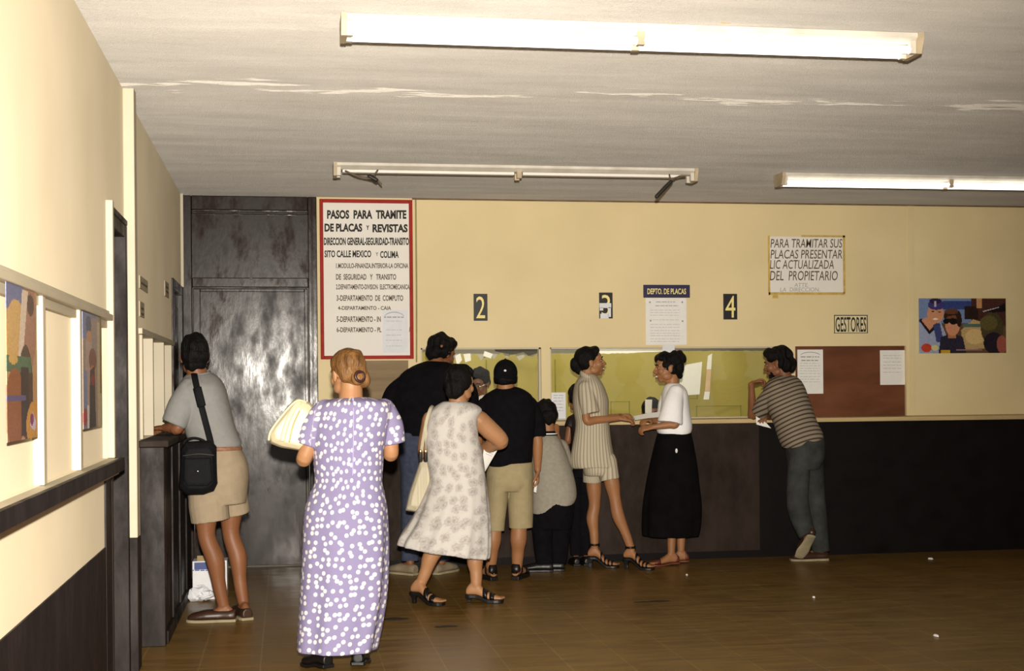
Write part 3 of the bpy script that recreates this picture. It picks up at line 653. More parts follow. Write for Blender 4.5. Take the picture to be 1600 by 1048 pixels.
s1 = [('r', 0, .8, .55, 1, (96, 100, 140)), ('e', .3, .62, .35, .25, (190, 150, 90)), ('e', .75, .75, .22, .3, (150, 104, 84)), ('e', .78, .86, .12, .07, (70, 40, 32)), ('p', [(.5, .95), (.7, .95), (.5, .5), (.35, .5)], (200, 180, 160)), ('e', .6, .3, .25, .3, (70, 48, 36)), ('r', 0, .42, .8, .52, (70, 96, 70)), ('e', .2, .5, .14, .03, (190, 150, 80)),
  ('e', .25, .2, .3, .25, (130, 76, 40)), ('r', .45, .02, .7, .45, (44, 28, 26)), ('e', .9, .08, .3, .16, (186, 130, 50)), ('p', [(.72, .08), (.82, .17), (.95, .1), (.9, .04)], (190, 170, 190)), ('e', .8, .12, .06, .04, (120, 40, 90)), ('r', 0, .25, .6, .28, (80, 70, 110))]
s2 = [('r', 0, .78, .7, 1, (110, 116, 156)), ('e', .62, .88, .3, .1, (150, 130, 120)), ('e', .3, .9, .14, .08, (60, 70, 100)), ('p', [(.1, .2), (.15, .75), (.45, .8), (.55, .2)], (176, 150, 140)), ('e', .32, .80, .13, .055, (190, 130, 80)), ('e', .5, .6, .2, .1, (120, 70, 60)), ('e', .5, .48, .16, .07, (186, 110, 60)), ('p', [(.3, 0), (.35, .5), (.6, .55), (.65, 0)], (54, 40, 44)), ('e', .5, .42, .12, .05, (130, 40, 40)), ('r', .05, 0, .2, .5, (120, 130, 170)), ('r', .74, 0, .95, .95, (190, 170, 130)), ('r', .9, .3, 1, 1, (110, 90, 50)), ('e', .1, .1, .1, .08, (170, 60, 70)), ('r', .2, .0, .3, .2, (220, 214, 210))]
lposter('tall colour poster at the left edge with an orange curled corner', (8, 428), (8, 692), (58, 690), sh_draw(lambda u, v: (170, 130, 92), s1, 4), 50, 90)
lposter('narrow tall colour poster of a standing figure beside the dark side door', (128, 486), (128, 671), (159, 672), sh_draw(lambda u, v: (150, 130, 120), s2, 5), 40, 80)

# ------------------------------------------------------------------ ceiling lights
def fixture(label, pl, pr, lit, w=.16, seed=0):
    A = atZ(*pl, HC); B = atZ(*pr, HC); Y = (A.y+B.y)/2+w*.5; x0, x1 = A.x, B.x
    t = empty('fluorescent_fixture', ((x0+x1)/2, Y, HC), label, 'ceiling light', 'long fluorescent fixtures on the ceiling')
    mb = MB(); z0 = HC-.042
    def prof(x): return [Vector((x, Y-w*.5, HC-.001)), Vector((x, Y-w*.5, HC-.02)), Vector((x, Y-w*.28, z0)), Vector((x, Y+w*.28, z0)), Vector((x, Y+w*.5, HC-.02)), Vector((x, Y+w*.5, HC-.001))]
    mb.rings([prof(x0), prof(x1)]); build('housing', mb, M['fixture'], t, bevel=.003)
    for x in (x0, x1):
        mb = MB(); s = 1 if x == x0 else -1
        mb.rings([[Vector((x+d, Y+a*w, HC-z)) for a, z in ((-.56, .001), (-.56, .03), (-.42, .088), (.42, .088), (.56, .03), (.56, .001))] for d in (-.012*s, .012*s)])
        build('end_cap', mb, M['fixture_end'], t)
    xm = (x0+x1)/2
    for yy in (-.048, .048):
        for x in (x0+.02, xm, x1-.02):
            mb = MB(); mb.box((x-.016, Y+yy-.014, HC-.086), (x+.016, Y+yy+.014, z0+.01)); build('lampholder', mb, M['fixture_end'] if x == xm else M['fixture'], t)
        if lit:
            for a, b in ((x0+.04, xm-.02), (xm+.02, x1-.04)):
                mb = MB(); mb.limb([(a, Y+yy, HC-.068), (b, Y+yy, HC-.068)], [.016, .016], n=14, sub=1); build('tube', mb, M['tube'], t, True)
    return t, x0, x1, Y
t1, a, b, Y1 = fixture('lit fluorescent fixture nearest, with a scrap of yellowed tape on it', (537, 24), (1446, 46), True)
t2, a2, b2, Y2 = fixture('dead fluorescent fixture without tubes, loose wires hanging from its ends', (524, 252), (1087, 263), False)
t3, a3, b3, Y3 = fixture('lit fluorescent fixture at far right above the counter', (1226, 268), (1740, 278), True)
mb = MB(); mb.box((a2+.05, Y2-.03, HC-.060), ((a2+b2)/2-.03, Y2+.03, HC-.04)); mb.box(((a2+b2)/2+.03, Y2-.03, HC-.060), (b2-.1, Y2+.03, HC-.04)); build('cover_plate', mb, M['signwhite'], t2)
mb = MB(); p = atY(1150, 33, Y1-.12)
for q in ((1118, 30, 1150, 38), (1140, 25, 1185, 36)):
    A_ = atY(q[0], q[1], Y1-.115); B_ = atY(q[2], q[3], Y1-.115); mb.add([A_, (B_.x, A_.y, A_.z), (B_.x-.03, B_.y-.01, B_.z), (A_.x+.02, A_.y-.01, B_.z)], [(0, 1, 2, 3)])
tag(build('tape_scrap', mb, M['tape']), 'scrap of yellowed tape stuck along the nearest light fixture', 'tape')
def wires(pts_list, t, name='hanging_wire'):
    for pts in pts_list:
        mb = MB(); mb.limb([atY(x, y, Y2+dy) for x, y, dy in pts], [.006]*len(pts), n=8); build(name, mb, M['wire'], t, True)
wires([[(540, 267, -.08), (556, 274, -.09), (575, 278, -.1), (588, 281, -.1)], [(576, 274, -.08), (585, 272, -.1), (590, 266, -.1)], [(585, 275, -.09), (590, 281, -.1), (596, 287, -.1)],
       [(1070, 276, -.08), (1052, 279, -.1), (1040, 292, -.1), (1028, 307, -.1)], [(1062, 275, -.08), (1046, 284, -.1), (1036, 296, -.1)], [(1046, 273, -.08), (1047, 284, -.1), (1040, 290, -.1)]], t2)
for pts in ([(1048, 284, -.1), (1040, 292, -.1), (1026, 307, -.1)], [(577, 275, -.1), (588, 281, -.1)]):
    mb = MB(); mb.limb([atY(x, y, Y2+dy) for x, y, dy in pts], [.014]*len(pts), n=10); build('loose_lampholder', mb, M['dark'], t2, True)

# cord beside the sign
mb = MB(); mb.limb([(bx(652), D-.006, HC-.01), (bx(652), D-.006, 2.2), (bx(651), D-.006, bz(651, 565))], [.006]*3, n=8)
tag(build('power_cable', mb, mat('olive_cord', (.30, .28, .12), .6, .1, 10), smooth=True), 'thin olive cable running down the wall right of the red-framed sign', 'cable')

# ------------------------------------------------------------------ things on the floor
def litter(px, py, w, h, label, m, seed, name='paper_scrap', z=.012):
    rnd = random.Random(seed); p = atZ(px, py, 0); mb = MB(); n = 9
    ring = [Vector((p.x+math.cos(2*PI*i/n)*w*rnd.uniform(.6, 1.1), p.y+math.sin(2*PI*i/n)*h*rnd.uniform(.6, 1.1), .002)) for i in range(n)]
    mb.rings([ring, [v.lerp(p, .15)+Vector((0, 0, z*rnd.uniform(.4, 1))) for v in ring], [v.lerp(p, .6)+Vector((0, 0, z)) for v in ring]])
    return tag(build(name, mb, m), label, 'litter')
litter(1454, 873.5, .025, .03, 'small white paper scrap on the floor below the black counter front', M['paper'], 1)
litter(1462, 994, .012, .03, 'tiny white paper scrap near the front of the floor', M['paper'], 2)
litter(1271, 934, .008, .02, 'tiny pale crumb on the open floor in front of the leaning man', M['paper'], 3)
litter(1073, 899, .007, .02, 'tiny pale crumb on the floor in front of the black skirt', M['paper'], 4)
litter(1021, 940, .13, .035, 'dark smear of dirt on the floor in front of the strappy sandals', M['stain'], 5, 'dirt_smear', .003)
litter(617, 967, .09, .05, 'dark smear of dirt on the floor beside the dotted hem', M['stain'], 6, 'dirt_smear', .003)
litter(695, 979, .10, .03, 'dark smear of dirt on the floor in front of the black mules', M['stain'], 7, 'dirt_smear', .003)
# carton with a crumpled sheet behind the left man's legs
Yb = 9.30; A = atY(301, 926, Yb); B = atY(355, 926, Yb)
cb = empty('carton', (A.x+.12, Yb, 0), 'white and blue printed carton on the floor against the side counter', 'box')
zt_ = atY(295, 877, Yb).z
boxes('box_body', [((A.x, Yb, 0), (B.x, Yb+.16, zt_))], M['whitecard'], cb, .003)
boxes('blue_panel', [((A.x+.012, Yb-.002, zt_-.055), (B.x-.012, Yb, zt_-.008)), ((A.x+.14, Yb-.002, .02), (B.x-.02, Yb, zt_-.1))], M['blue'], cb)
boxes('flap', [((A.x+.03, Yb+.01, zt_), (A.x+.1, Yb+.016, zt_+.035))], M['cardboard'], cb)
letters('archivo', (304, 889, 327, 894), Yb, M['blue'], cb, bold=.01, off=.002) if False else lines('print', [(300, 330, 890)], Yb, M['blue'], cb, 1.5)
mb = MB(); rnd = random.Random(5)
P0 = atZ(317, 931, 0)
for k in range(3): mb.ell((P0.x+.03*k-.03, Yb-.06-.01*k, .045+.02*(k % 2)), (.06, .045, .05-.008*k), n=10, m=7)
me_pts = mb.v
mb.v = [v+Vector((rnd.uniform(-.012, .012), rnd.uniform(-.012, .012), rnd.uniform(-.008, .008))) for v in mb.v]
for v in mb.v: v.z = max(v.z, .001)
tag(build('crumpled_paper', mb, M['paper_b']), 'crumpled white paper lying in front of the carton', 'paper')

# ------------------------------------------------------------------ people: tools
def smoothstep(a, b, x): t = max(0, min(1, (x-a)/(b-a))); return t*t*(3-2*t)
def interp(tab, t):
    for (a, x), (b, y) in zip(tab, tab[1:]):
        if t <= b: k = (t-a)/(b-a); k = max(0, k); return x+(y-x)*k*k*(3-2*k) if False else x+(y-x)*k
    return tab[-1][1]
def solid(name, mb, mats, parent, vox=.006, it=4, wr=None, pat=None, fac=.5):
    """closed pieces grown together into one continuous smooth surface"""
    org = world_of(parent); me = mb.mesh('tmp'); fixn(me)
    o = bpy.data.objects.new('tmp', me); COL.objects.link(o)
    r = o.modifiers.new('r', 'REMESH'); r.mode = 'VOXEL'; r.voxel_size = vox
    if it: s = o.modifiers.new('s', 'SMOOTH'); s.factor = fac; s.iterations = it
    dg = bpy.context.evaluated_depsgraph_get(); dg.update()
    m2 = bpy.data.meshes.new_from_object(o.evaluated_get(dg)); m2.name = name
    bpy.data.objects.remove(o); bpy.data.meshes.remove(me)
    n = len(m2.vertices); co = np.empty(n*3, 'f'); m2.vertices.foreach_get('co', co); co = co.reshape(-1, 3)
    if wr is not None:
        no = np.empty(n*3, 'f'); m2.vertex_normals.foreach_get('vector', no); no = no.reshape(-1, 3)
        co = co+no*wr(co, no)[:, None].astype('f')
    if pat is not None:
        at = m2.attributes.new('pat', 'FLOAT_VECTOR', 'POINT'); at.data.foreach_set('vector', pat(co).astype('f').ravel())
    co = co-np.array(org, 'f'); m2.vertices.foreach_set('co', co.astype('f').ravel()); m2.update()
    m2.polygons.foreach_set('material_index', [0]*len(m2.polygons))
    return link(name, m2, mats, parent, smooth=True)
def wrinkles(amp=.004, k=26, seed=0, vert=.5, skin=None):
    rg = np.random.RandomState(seed); ks = rg.normal(size=(9, 3)); ks /= np.linalg.norm(ks, axis=1)[:, None]
    ks[:, 2] *= vert; ks *= k*rg.uniform(.5, 1.6, 9)[:, None]; ph = rg.uniform(0, 6.28, 9)
    def f(co, no):
        w = np.sin(co@ks[:3].T*.4+ph[:3]).sum(1)*.5
        s = np.zeros(len(co))
        for i in range(3, 9): s += np.sin(co@ks[i]+ph[i]+w*1.2)
        return amp*(s/2.4)
    return f
def cyl_pat(c, R, zmin=None, sleeve=None):
    """cloth coordinates: around the body and up it; c(z) gives the axis point at height z"""
    def f(co):
        cx = np.interp(co[:, 2], c[0], c[1]); cy = np.interp(co[:, 2], c[0], c[2])
        # seam hidden on the far side
        d = np.array([co[:, 0]-cx, co[:, 1]-cy]); a = d[0]*fw.x+d[1]*fw.y; b = d[0]*r0.x+d[1]*r0.y
        u = np.arctan2(b, -a)*R
        if sleeve:
            w = (np.abs(b) > sleeve) & (co[:, 2] > zmin); u = np.where(w, b+3.0, u)
        return np.stack([u, co[:, 2], np.zeros(len(co))], 1)
    return f

class Person:
    def __init__(s, label, Y, px, py, k=1.0, skin='skin', seed=0):
        p = atY(px, py, Y); s.Y = Y; s.root = empty('person', (p.x, Y, 0), label, 'person')
        s.m = (Vector((p.x, Y, EYE))-CAMP).dot(fw)/F; s.b = MB(); s.skin = skin; s.seed = seed; s.k = k; s.ax = None
    def w(s, px, py, dy=0): return atY(px, py, s.Y+dy)
    def fl(s, px, z, dy=0):
        p = atY(px, 800, s.Y+dy)
        for _ in range(3): q = proj((p.x, p.y, z)); p = atY(px, q[1], s.Y+dy)
        return Vector((p.x, p.y, z))
    def secs(s, rows, n=44, pw=2.2, fold=None, grow=0, sub=4):
        """rows: (py, left px, right px, depth radius, dy). Horizontal sections of a garment or trunk"""
        R = []
        for (py, l, r, ry, dy) in rows:
            c = s.w((l+r)/2, py, dy); R.append((c, (r-l)/2*s.m*(1+dy/s.Y)+grow, ry+grow))
        out = []; m = len(R)
        for i in range(m-1):
            a, b = R[i], R[i+1]; p0, p3 = R[max(i-1, 0)], R[min(i+2, m-1)]
            for k in range(sub):
                t = k/sub
                cr = lambda x0, x1, x2, x3: .5*((2*x1)+(x2-x0)*t+(2*x0-5*x1+4*x2-x3)*t*t+(3*x1-x0-3*x2+x3)*t**3)
                out.append((cr(p0[0], a[0], b[0], p3[0]), max(.005, cr(p0[1], a[1], b[1], p3[1])), max(.005, cr(p0[2], a[2], b[2], p3[2])), (i+t)/(m-1)))
        out.append((*R[-1], 1.))
        rings = []; axz, axx, axy = [], [], []
        for c, rx, ry, t in out:
            ring = []
            for j in range(n):
                th = 2*PI*j/n; ct, st = math.cos(th), math.sin(th)
                q = (abs(ct)**pw+abs(st)**pw)**(-1/pw)
                if fold: q *= 1+fold(th, t)
                ring.append(c+r0*(ct*q*rx)+Vector((fw.x, fw.y, 0))*(st*q*ry))
            rings.append(ring); axz.append(c.z); axx.append(c.x); axy.append(c.y)
        i = np.argsort(axz); s.ax = (np.array(axz)[i], np.array(axx)[i], np.array(axy)[i])
        return rings
    # ---- head
    def head(s, c, H, yaw, pitch=0, roll=0, hair=None, hairm='hairb', face=True, smile=False, beard=False, jaw=1.0, vox=.0045, hseed=0, hairnoise=.006):
        """c head centre between the ears, H chin to crown, yaw: 0 faces away from the lens, +90 faces right in the picture, 180 faces the lens"""
        a = math.radians(yaw); hf = Vector((fw.x, fw.y, 0))*math.cos(a)+r0*math.sin(a)
        R_ = hf.cross(u0).normalized()      # person's right
        p = math.radians(pitch); f = (hf*math.cos(p)+u0*math.sin(p)).normalized(); U = R_.cross(f).normalized()
        if roll: q = Matrix.Rotation(math.radians(roll), 3, f); R_ = q @ R_; U = q @ U
        k = H/.225; s.hk = k; s.hx = (R_, f, U); s.hc = c
        P = lambda x, y, z: c+R_*(x*k)+f*(y*k)+U*(z*k)
        s.P = P; ax = (R_, f, U); b = s.b
        E_ = lambda x, y, z, rx, ry, rz: b.ell(P(x, y, z), (rx*k, ry*k, rz*k), ax)
        E_(0, -.012, .032, .074, .094, .080); E_(0, .028, -.035, .060*jaw, .066, .078); E_(0, .066, -.088, .026, .024, .022)
        E_(0, .05, .03, .062, .045, .055)
        for q in (-1, 1):
            E_(q*.036, .062, -.022, .026, .030, .028); E_(q*.048, .02, -.062, .018, .04, .03)
            E_(q*.076, -.006, -.008, .010, .020, .032); E_(q*.081, -.012, .006, .007, .014, .018)
            b.limb([P(q*.045, .078, .026), P(q*.012, .092, .024)], [.010*k, .009*k], n=10, sub=1)
            E_(q*.013, .102, -.026, .009, .010, .009)
        b.limb([P(0, .090, .018), P(0, .108, -.008), P(0, .118, -.024)], [.009*k, .010*k, .0125*k], n=10)
        b.limb([P(-.022, .086, -.053), P(0, .097, -.051), P(.022, .086, -.053)], [.007*k, .009*k, .007*k], n=10)
        b.limb([P(-.020, .084, -.065), P(0, .095, -.066), P(.020, .084, -.065)], [.007*k, .010*k, .007*k], n=10)
        s._face = (face, smile, beard); s._hair = (hair, hairm, hseed, hairnoise)
        return P
    def neck(s, base, r=.056):
        b = s.P(0, -.03, -.06); s.b.limb([base, base.lerp(b, .5), b], [r*1.12, r, r*.95])
    def finish_head(s):
        face, smile, beard = s._face; P = s.P; k = s.hk; ax = s.hx; root = s.root
        def part(nm, fn, m, vox=.003, it=2, wr=None): mb = MB(); fn(mb); return solid(nm, mb, M[m], root, vox, it, wr)
        if face:
            for q in (-1, 1):
                mb = MB(); mb.ell(P(q*.031, .0805, .006), (.0125*k, .008*k, .0056*k), ax, 14, 8); e = build('eye', mb, M['eyew'], root, True)
                mb = MB(); mb.ell(P(q*.031, .0865, .006), (.0062*k, .0042*k, .0064*k), ax, 12, 8); build('iris', mb, M['iris'], e, True)
                mb = MB(); mb.limb([P(q*.048, .084, .027), P(q*.032, .0965, .034), P(q*.014, .099, .030)], [.0035*k, .0048*k, .004*k], n=8); build('eyebrow', mb, M['hairb'], root, True)
            mb = MB()
            if smile:
                mb.limb([P(-.026, .083, -.050), P(0, .1035, -.050), P(.026, .083, -.050)], [.0035*k, .0055*k, .0035*k], n=10)
                mb.limb([P(-.024, .083, -.068), P(0, .1035, -.072), P(.024, .083, -.068)], [.0035*k, .006*k, .0035*k], n=10)
            else:
                mb.limb([P(-.021, .087, -.054), P(0, .1045, -.053), P(.021, .087, -.054)], [.004*k, .006*k, .004*k], n=10)
                mb.limb([P(-.019, .086, -.064), P(0, .1045, -.065), P(.019, .086, -.064)], [.004*k, .0065*k, .004*k], n=10)
            build('lips', mb, M['lip'], root, True)
            if smile:
                mb = MB(); mb.limb([P(-.022, .085, -.059), P(0, .1035, -.060), P(.022, .085, -.059)], [(.004*k, .007*k), (.005*k, .008*k), (.004*k, .007*k)], n=10, ref=ax[1]); build('teeth', mb, M['teeth'], root, True)
        if beard:
            mb = MB(); mb.ell(P(0, .055, -.085), (.045*k, .042*k, .032*k), ax); mb.ell(P(0, .092, -.042), (.022*k, .011*k, .006*k), ax)
            for q in (-1, 1): mb.ell(P(q*.045, .036, -.066), (.015*k, .036*k, .024*k), ax)
            solid('beard', mb, M['hairb'], root, .004, 2, wrinkles(.002, 160, 3))
        hair, hm, hs, hn = s._hair
        if hair:
            mb = MB()
            for h in hair:
                if h[0] == 'e': mb.ell(P(*h[1:4]), tuple(x*k for x in h[4:7]), ax)
                elif h[0] == 'l': mb.limb([P(*q) for q in h[1]], [x*k for x in h[2]], n=12)
            solid('hair', mb, M[hm], root, .0045, 2, lambda co, no, w=wrinkles(hn, 95, hs, .45), q=hn: w(co, no)+q*.7)
    # ---- limbs
    def arm(s, sh, el, wr, k=1.0, hand=None, r=(.047, .040, .036, .036, .024)):
        sh, el, wr = Vector(sh), Vector(el), Vector(wr); f1 = el.lerp(wr, .3)
        s.b.limb([sh, sh.lerp(el, .5), el, f1, wr], [q*k for q in r])
        if hand: s.hand(wr, hand[4] if len(hand) > 4 else wr-el, *hand[:4])
    def leg(s, hip, kn, an, k=1.0, back=None, r=(.078, .066, .050, .053, .034)):
        hip, kn, an = Vector(hip), Vector(kn), Vector(an); bk = Vector(back) if back else Vector((0, 0, 0))
        s.b.limb([hip, hip.lerp(kn, .55), kn, kn.lerp(an, .33)+bk*.016, kn.lerp(an, .68)+bk*.004, an], [r[0]*k, r[1]*k, r[2]*k, r[3]*k, (r[3]*.5+r[4]*.5)*k*.92, r[4]*k])
    def hand(s, wr, d, nrm, side, curl=35, size=1.0, spread=1.0, target=None):
        """nrm: back of the hand; side +1/-1 puts the thumb on d x nrm; curl: bend of each finger joint in degrees"""
        d = Vector(d).normalized(); n_ = Vector(nrm); n_ = (n_-d*n_.dot(d)).normalized(); t = d.cross(n_)*side; k = size; b = s.b
        wr = Vector(wr)
        b.limb([wr-d*.012*k, wr+d*.02*k, wr+d*.055*k, wr+d*.088*k], [(.024*k, .018*k), (.031*k, .016*k), (.040*k, .0145*k), (.038*k, .012*k)], n=16, ref=t)
        for i, (o, L) in enumerate(((.029, .066), (.0095, .076), (-.0105, .071), (-.029, .056))):
            p = wr+d*(.086-.004*abs(i-1.2))*k+t*o*k; v = (d+t*(o*2.2*spread)).normalized(); pts = [p-v*.014*k, p]; ang = 0
            for j, q in enumerate((.44, .31, .25)):
                ang += math.radians(curl*(1+.12*i)*(.75, 1, .7)[j]); w_ = v*math.cos(ang)-n_*math.sin(ang); p = p+w_*L*q*k; pts.append(p)
            b.limb(pts, [.0098*k, .0098*k, .0090*k, .0084*k, .0074*k], n=10, sub=3)
        p = wr+d*.022*k+t*.026*k; v = (d*.62+t*.66-n_*.34).normalized(); p1 = p+v*.044*k; v2 = (d*.86+t*.22-n_*.45).normalized(); p2 = p1+v2*.028*k
        b.limb([p-v*.012*k, p, p1, p2, p2+(v2-n_*.3).normalized()*.018*k], [.015*k, .0135*k, .0108*k, .0100*k, .0078*k], n=10, sub=3)
    # ---- feet
    def frame(s, an, d): d = Vector((d[0], d[1], 0)).normalized(); return d, d.cross(u0)
    def footprof(s, an, d, L, lift, base, gw, gh, ts, W_=(( 0, .022), (.1, .030), (.3, .030), (.6, .042), (.8, .044), (.93, .034), (1, .014)), H_=((0, .045), (.12, .085), (.28, .090), (.42, .070), (.6, .048), (.8, .032), (.93, .024), (1, .014)), low=None):
        d, sd = s.frame(an, d); kk = L/.25; rs = []; n = 20
        for t in ts:
            y = (-.055+t*.25)*kk; z0 = base+lift*(1-smoothstep(.22, .68, t)); w_ = interp(W_, t)*kk+gw; h = interp(H_, t)*kk+gh
            if low: h = min(h, interp(low, t))
            c = Vector((an.x, an.y, 0))+d*y; ring = []
            for j in range(n):
                th = 2*PI*j/n; ct, st = math.cos(th), math.sin(th); x = (abs(ct)**.8)*(1 if ct >= 0 else -1)*w_
                zz = h*(.5+.5*(abs(st)**.75)*(1 if st >= 0 else -1)); x *= 1-.35*max(0, zz/h-.4)
                ring.append(c+sd*x+u0*(z0+zz))
            rs.append(ring)
        return rs
    def foot(s, an, d, L=.235, lift=0, base=.018):
        s.b.rings(s.footprof(an, d, L, lift, base, 0, 0, [i/14 for i in range(15)]))
        dd, sd = s.frame(an, d); kk = L/.25
        for o, ln_, r in ((-.030, .205, .011), (-.015, .212, .0095), (0, .209, .009), (.014, .203, .0085), (.027, .195, .008)):
            for q in (1,):
                p = Vector((an.x, an.y, base+.011))+sd*(o*kk*q)+dd*((ln_-.035)*kk); s.b.limb([p, p+dd*.028*kk], [r*kk, r*kk*.9], n=10, sub=1)
    def sole(s, an, d, L, lift, m, name='sole', th=.018, heel=None, gw=.006):
        dd, sd = s.frame(an, d); kk = L/.25; mb = MB(); rs = []
        W_ = ((0, .022), (.1, .030), (.3, .029), (.6, .042), (.8, .044), (.93, .036), (1, .016))
        for i in range(19):
            t = i/18; c = Vector((an.x, an.y, 0))+dd*((-.060+t*.262)*kk); w_ = interp(W_, t)*kk+gw; z1 = th+lift*(1-smoothstep(.22, .68, t)); z0 = max(.001, z1-th) if lift else .001
            rs.append([c+sd*w_+u0*z0, c-sd*w_+u0*z0, c-sd*w_+u0*z1, c+sd*w_+u0*z1])
        mb.rings(rs)
        if lift and heel:
            c = Vector((an.x, an.y, 0))+dd*(-.035*kk); a = heel
            mb.rings([[c+dd*(q*a*e)+sd*(p*a*e)+u0*z for q, p in ((-1, -1), (1, -1), (1, 1), (-1, 1))] for z, e in ((.001, .75), (lift*.5, .8), (lift+.01, 1.3))])
        return build(name, mb, M[m], s.root, False, .003)
    def strap(s, an, d, L, lift, t, m, wd=.05, base=.018, name='strap', g=.005):
        mb = MB(); mb.rings(s.footprof(an, d, L, lift, base, g, g, [t-wd/2, t, t+wd/2])); return build(name, mb, M[m], s.root, True)
    def band(s, c, d, r, m, h=.012, name='ankle_strap'):
        mb = MB(); d = Vector(d).normalized(); mb.limb([Vector(c)-d*h/2, Vector(c)+d*h/2], [r, r], n=20, sub=1, caps=False); return build(name, mb, M[m], s.root, True)
    def shoe(s, an, d, m, L=.28, lift=0, low=.065, name='shoe', sole='sole'):
        mb = MB(); H_ = ((0, .055), (.1, .075), (.25, .075), (.42, .068), (.6, .056), (.8, .044), (.93, .036), (1, .020))
        W_ = ((0, .026), (.1, .034), (.3, .034), (.6, .046), (.8, .047), (.93, .036), (1, .016))
        mb.rings(s.footprof(an, d, L, lift, .012, .002, 0, [i/18 for i in range(19)], W_, H_, low=((0, low), (1, low))))
        o = solid(name, mb, M[m], s.root, .005, 3)
        mb = MB(); dd, sd = s.frame(an, d); kk = L/.25; rs = []
        for i in range(19):
            t = i/18; c = Vector((an.x, an.y, 0))+dd*((-.058+t*.258)*kk); w_ = interp(W_, t)*kk+.006; z = lift*(1-smoothstep(.22, .68, t))
            rs.append([c+sd*w_+u0*(z+.001), c-sd*w_+u0*(z+.001), c-sd*w_+u0*(z+.018), c+sd*w_+u0*(z+.018)])
        mb.rings(rs); build('sole', mb, M['shoe_bk' if m == 'shoe_bk' else sole], o, False, .003)
        s.b.rings(s.footprof(an, d, L*.9, lift, .018, -.004, -.006, [i/14 for i in range(15)]))
        return o
    def wear(s, name, rings_list, limbs, m, vox=.006, it=3, wr=None, pat=None, extra=None):
        mb = MB()
        for r in rings_list: mb.rings(r)
        for pts, rads in limbs: mb.limb(pts, rads, n=22, caps='start')
        if extra: extra(mb)
        return solid(name, mb, M[m] if isinstance(m, str) else m, s.root, vox, it, wr, pat)
    def body(s):
        return solid('body', s.b, M[s.skin], s.root, .0052, 3)
def shrink(rows, dx, k=.88): return [(py, l+dx, r-dx, ry*k, dy) for py, l, r, ry, dy in rows]
A_ = Vector((fw.x, fw.y, 0))   # away from the lens, level
HAIR_SHORT = [('e', 0, -.022, .052, .082, .098, .082), ('e', 0, -.055, .0, .074, .066, .070), ('e', 0, .035, .085, .062, .052, .036), ('e', -.062, -.03, .01, .022, .045, .04), ('e', .062, -.03, .01, .022, .045, .04)]

# ------------------------------------------------------------------ the people
def skirt_fold(n, amp, t0, ph=0., n2=None):
    def f(th, t):
        k = smoothstep(t0, 1, t); return k*amp*(math.sin(n*th+ph+.6*math.sin(2*th))+.55*math.sin((n2 or n*2-3)*th+1.3*ph+2*t))
    return f

# 1 man leaning on the side counter -----------------------------------------
p = Person('person in grey polo shirt and beige shorts leaning on the side counter', 8.45, 345, 960, skin='skin_d')
polo = [(583, 295, 330, .06, .02), (590, 288, 341, .11, .01), (604, 282, 350, .165, 0), (625, 282, 356, .17, 0), (650, 286, 362, .16, 0), (675, 291, 370, .155, 0), (692, 297, 377, .15, 0), (702, 300, 374, .14, 0)]
shorts = [(697, 300, 374, .135, 0), (714, 297, 384, .155, 0), (738, 294, 389, .165, 0), (766, 294, 387, .16, 0), (786, 296, 384, .14, 0)]
p.b.rings(p.secs(shrink(polo[1:], 7)+shrink(shorts[2:], 8)))
p.wear('polo_shirt', [p.secs(polo)], [([p.w(298, 608, -.07), p.w(283, 636, -.10), p.w(271, 662, -.11)], [.072, .080, .072]), ([p.w(322, 606, .12), p.w(300, 640, .20), p.w(285, 662, .22)], [.07, .075, .07])], 'grey_polo', wr=wrinkles(.0045, 24, 1, .6))
mb = MB(); mb.limb([p.w(297, 585, .09), p.w(300, 587, -.02), p.w(313, 588, -.065), p.w(326, 585, -.02), p.w(328, 583, .06)], [(.010, .018)]*5, n=12); build('collar', mb, M['grey_polo'], p.root, True)
p.wear('shorts', [p.secs(shorts)], [([p.w(322, 755, -.05), p.w(326, 790, -.06), p.w(329, 814, -.06)], [.10, .117, .117]), ([p.w(362, 755, .06), p.w(366, 785, .07), p.w(369, 802, .08)], [.09, .085, .083])], 'beige', wr=wrinkles(.0045, 22, 2, .5))
p.wear('belt', [p.secs([(696.5, 299, 377, .153, 0), (699.5, 299, 377.5, .155, 0), (703, 299, 378, .153, 0)])], [], 'belt', .005, 1)
p.leg(p.w(322, 745, -.06), p.w(323, 838, -.06), p.fl(349, .10, -.04), 1.04, back=r0)
p.leg(p.w(362, 745, .08), p.w(361, 834, .08), p.fl(380, .10, .05), 1.04, back=r0)
p.shoe(p.fl(352, .09, -.05), (-1, .12), 'shoe_br', .285, low=.062)
p.shoe(p.fl(382, .09, .01), (-.35, 1), 'shoe_br', .285, low=.062)
p.arm(p.w(298, 608, -.07), p.w(278, 668, -.11), p.w(257, 668, -.01), .98, hand=((u0-A_*.2), 1, 30, .95))
p.arm(p.w(322, 606, .12), p.w(286, 668, .22), p.w(260, 669, .20), .95, hand=(u0, -1, 30, .95))
p.head(p.w(304, 557, .02), .228, -18, -3, hair=HAIR_SHORT+[('e', 0, -.05, -.045, .06, .055, .045)], hseed=1)
p.neck(p.w(311, 592, .0), .06); p.finish_head(); p.body(); P1 = p

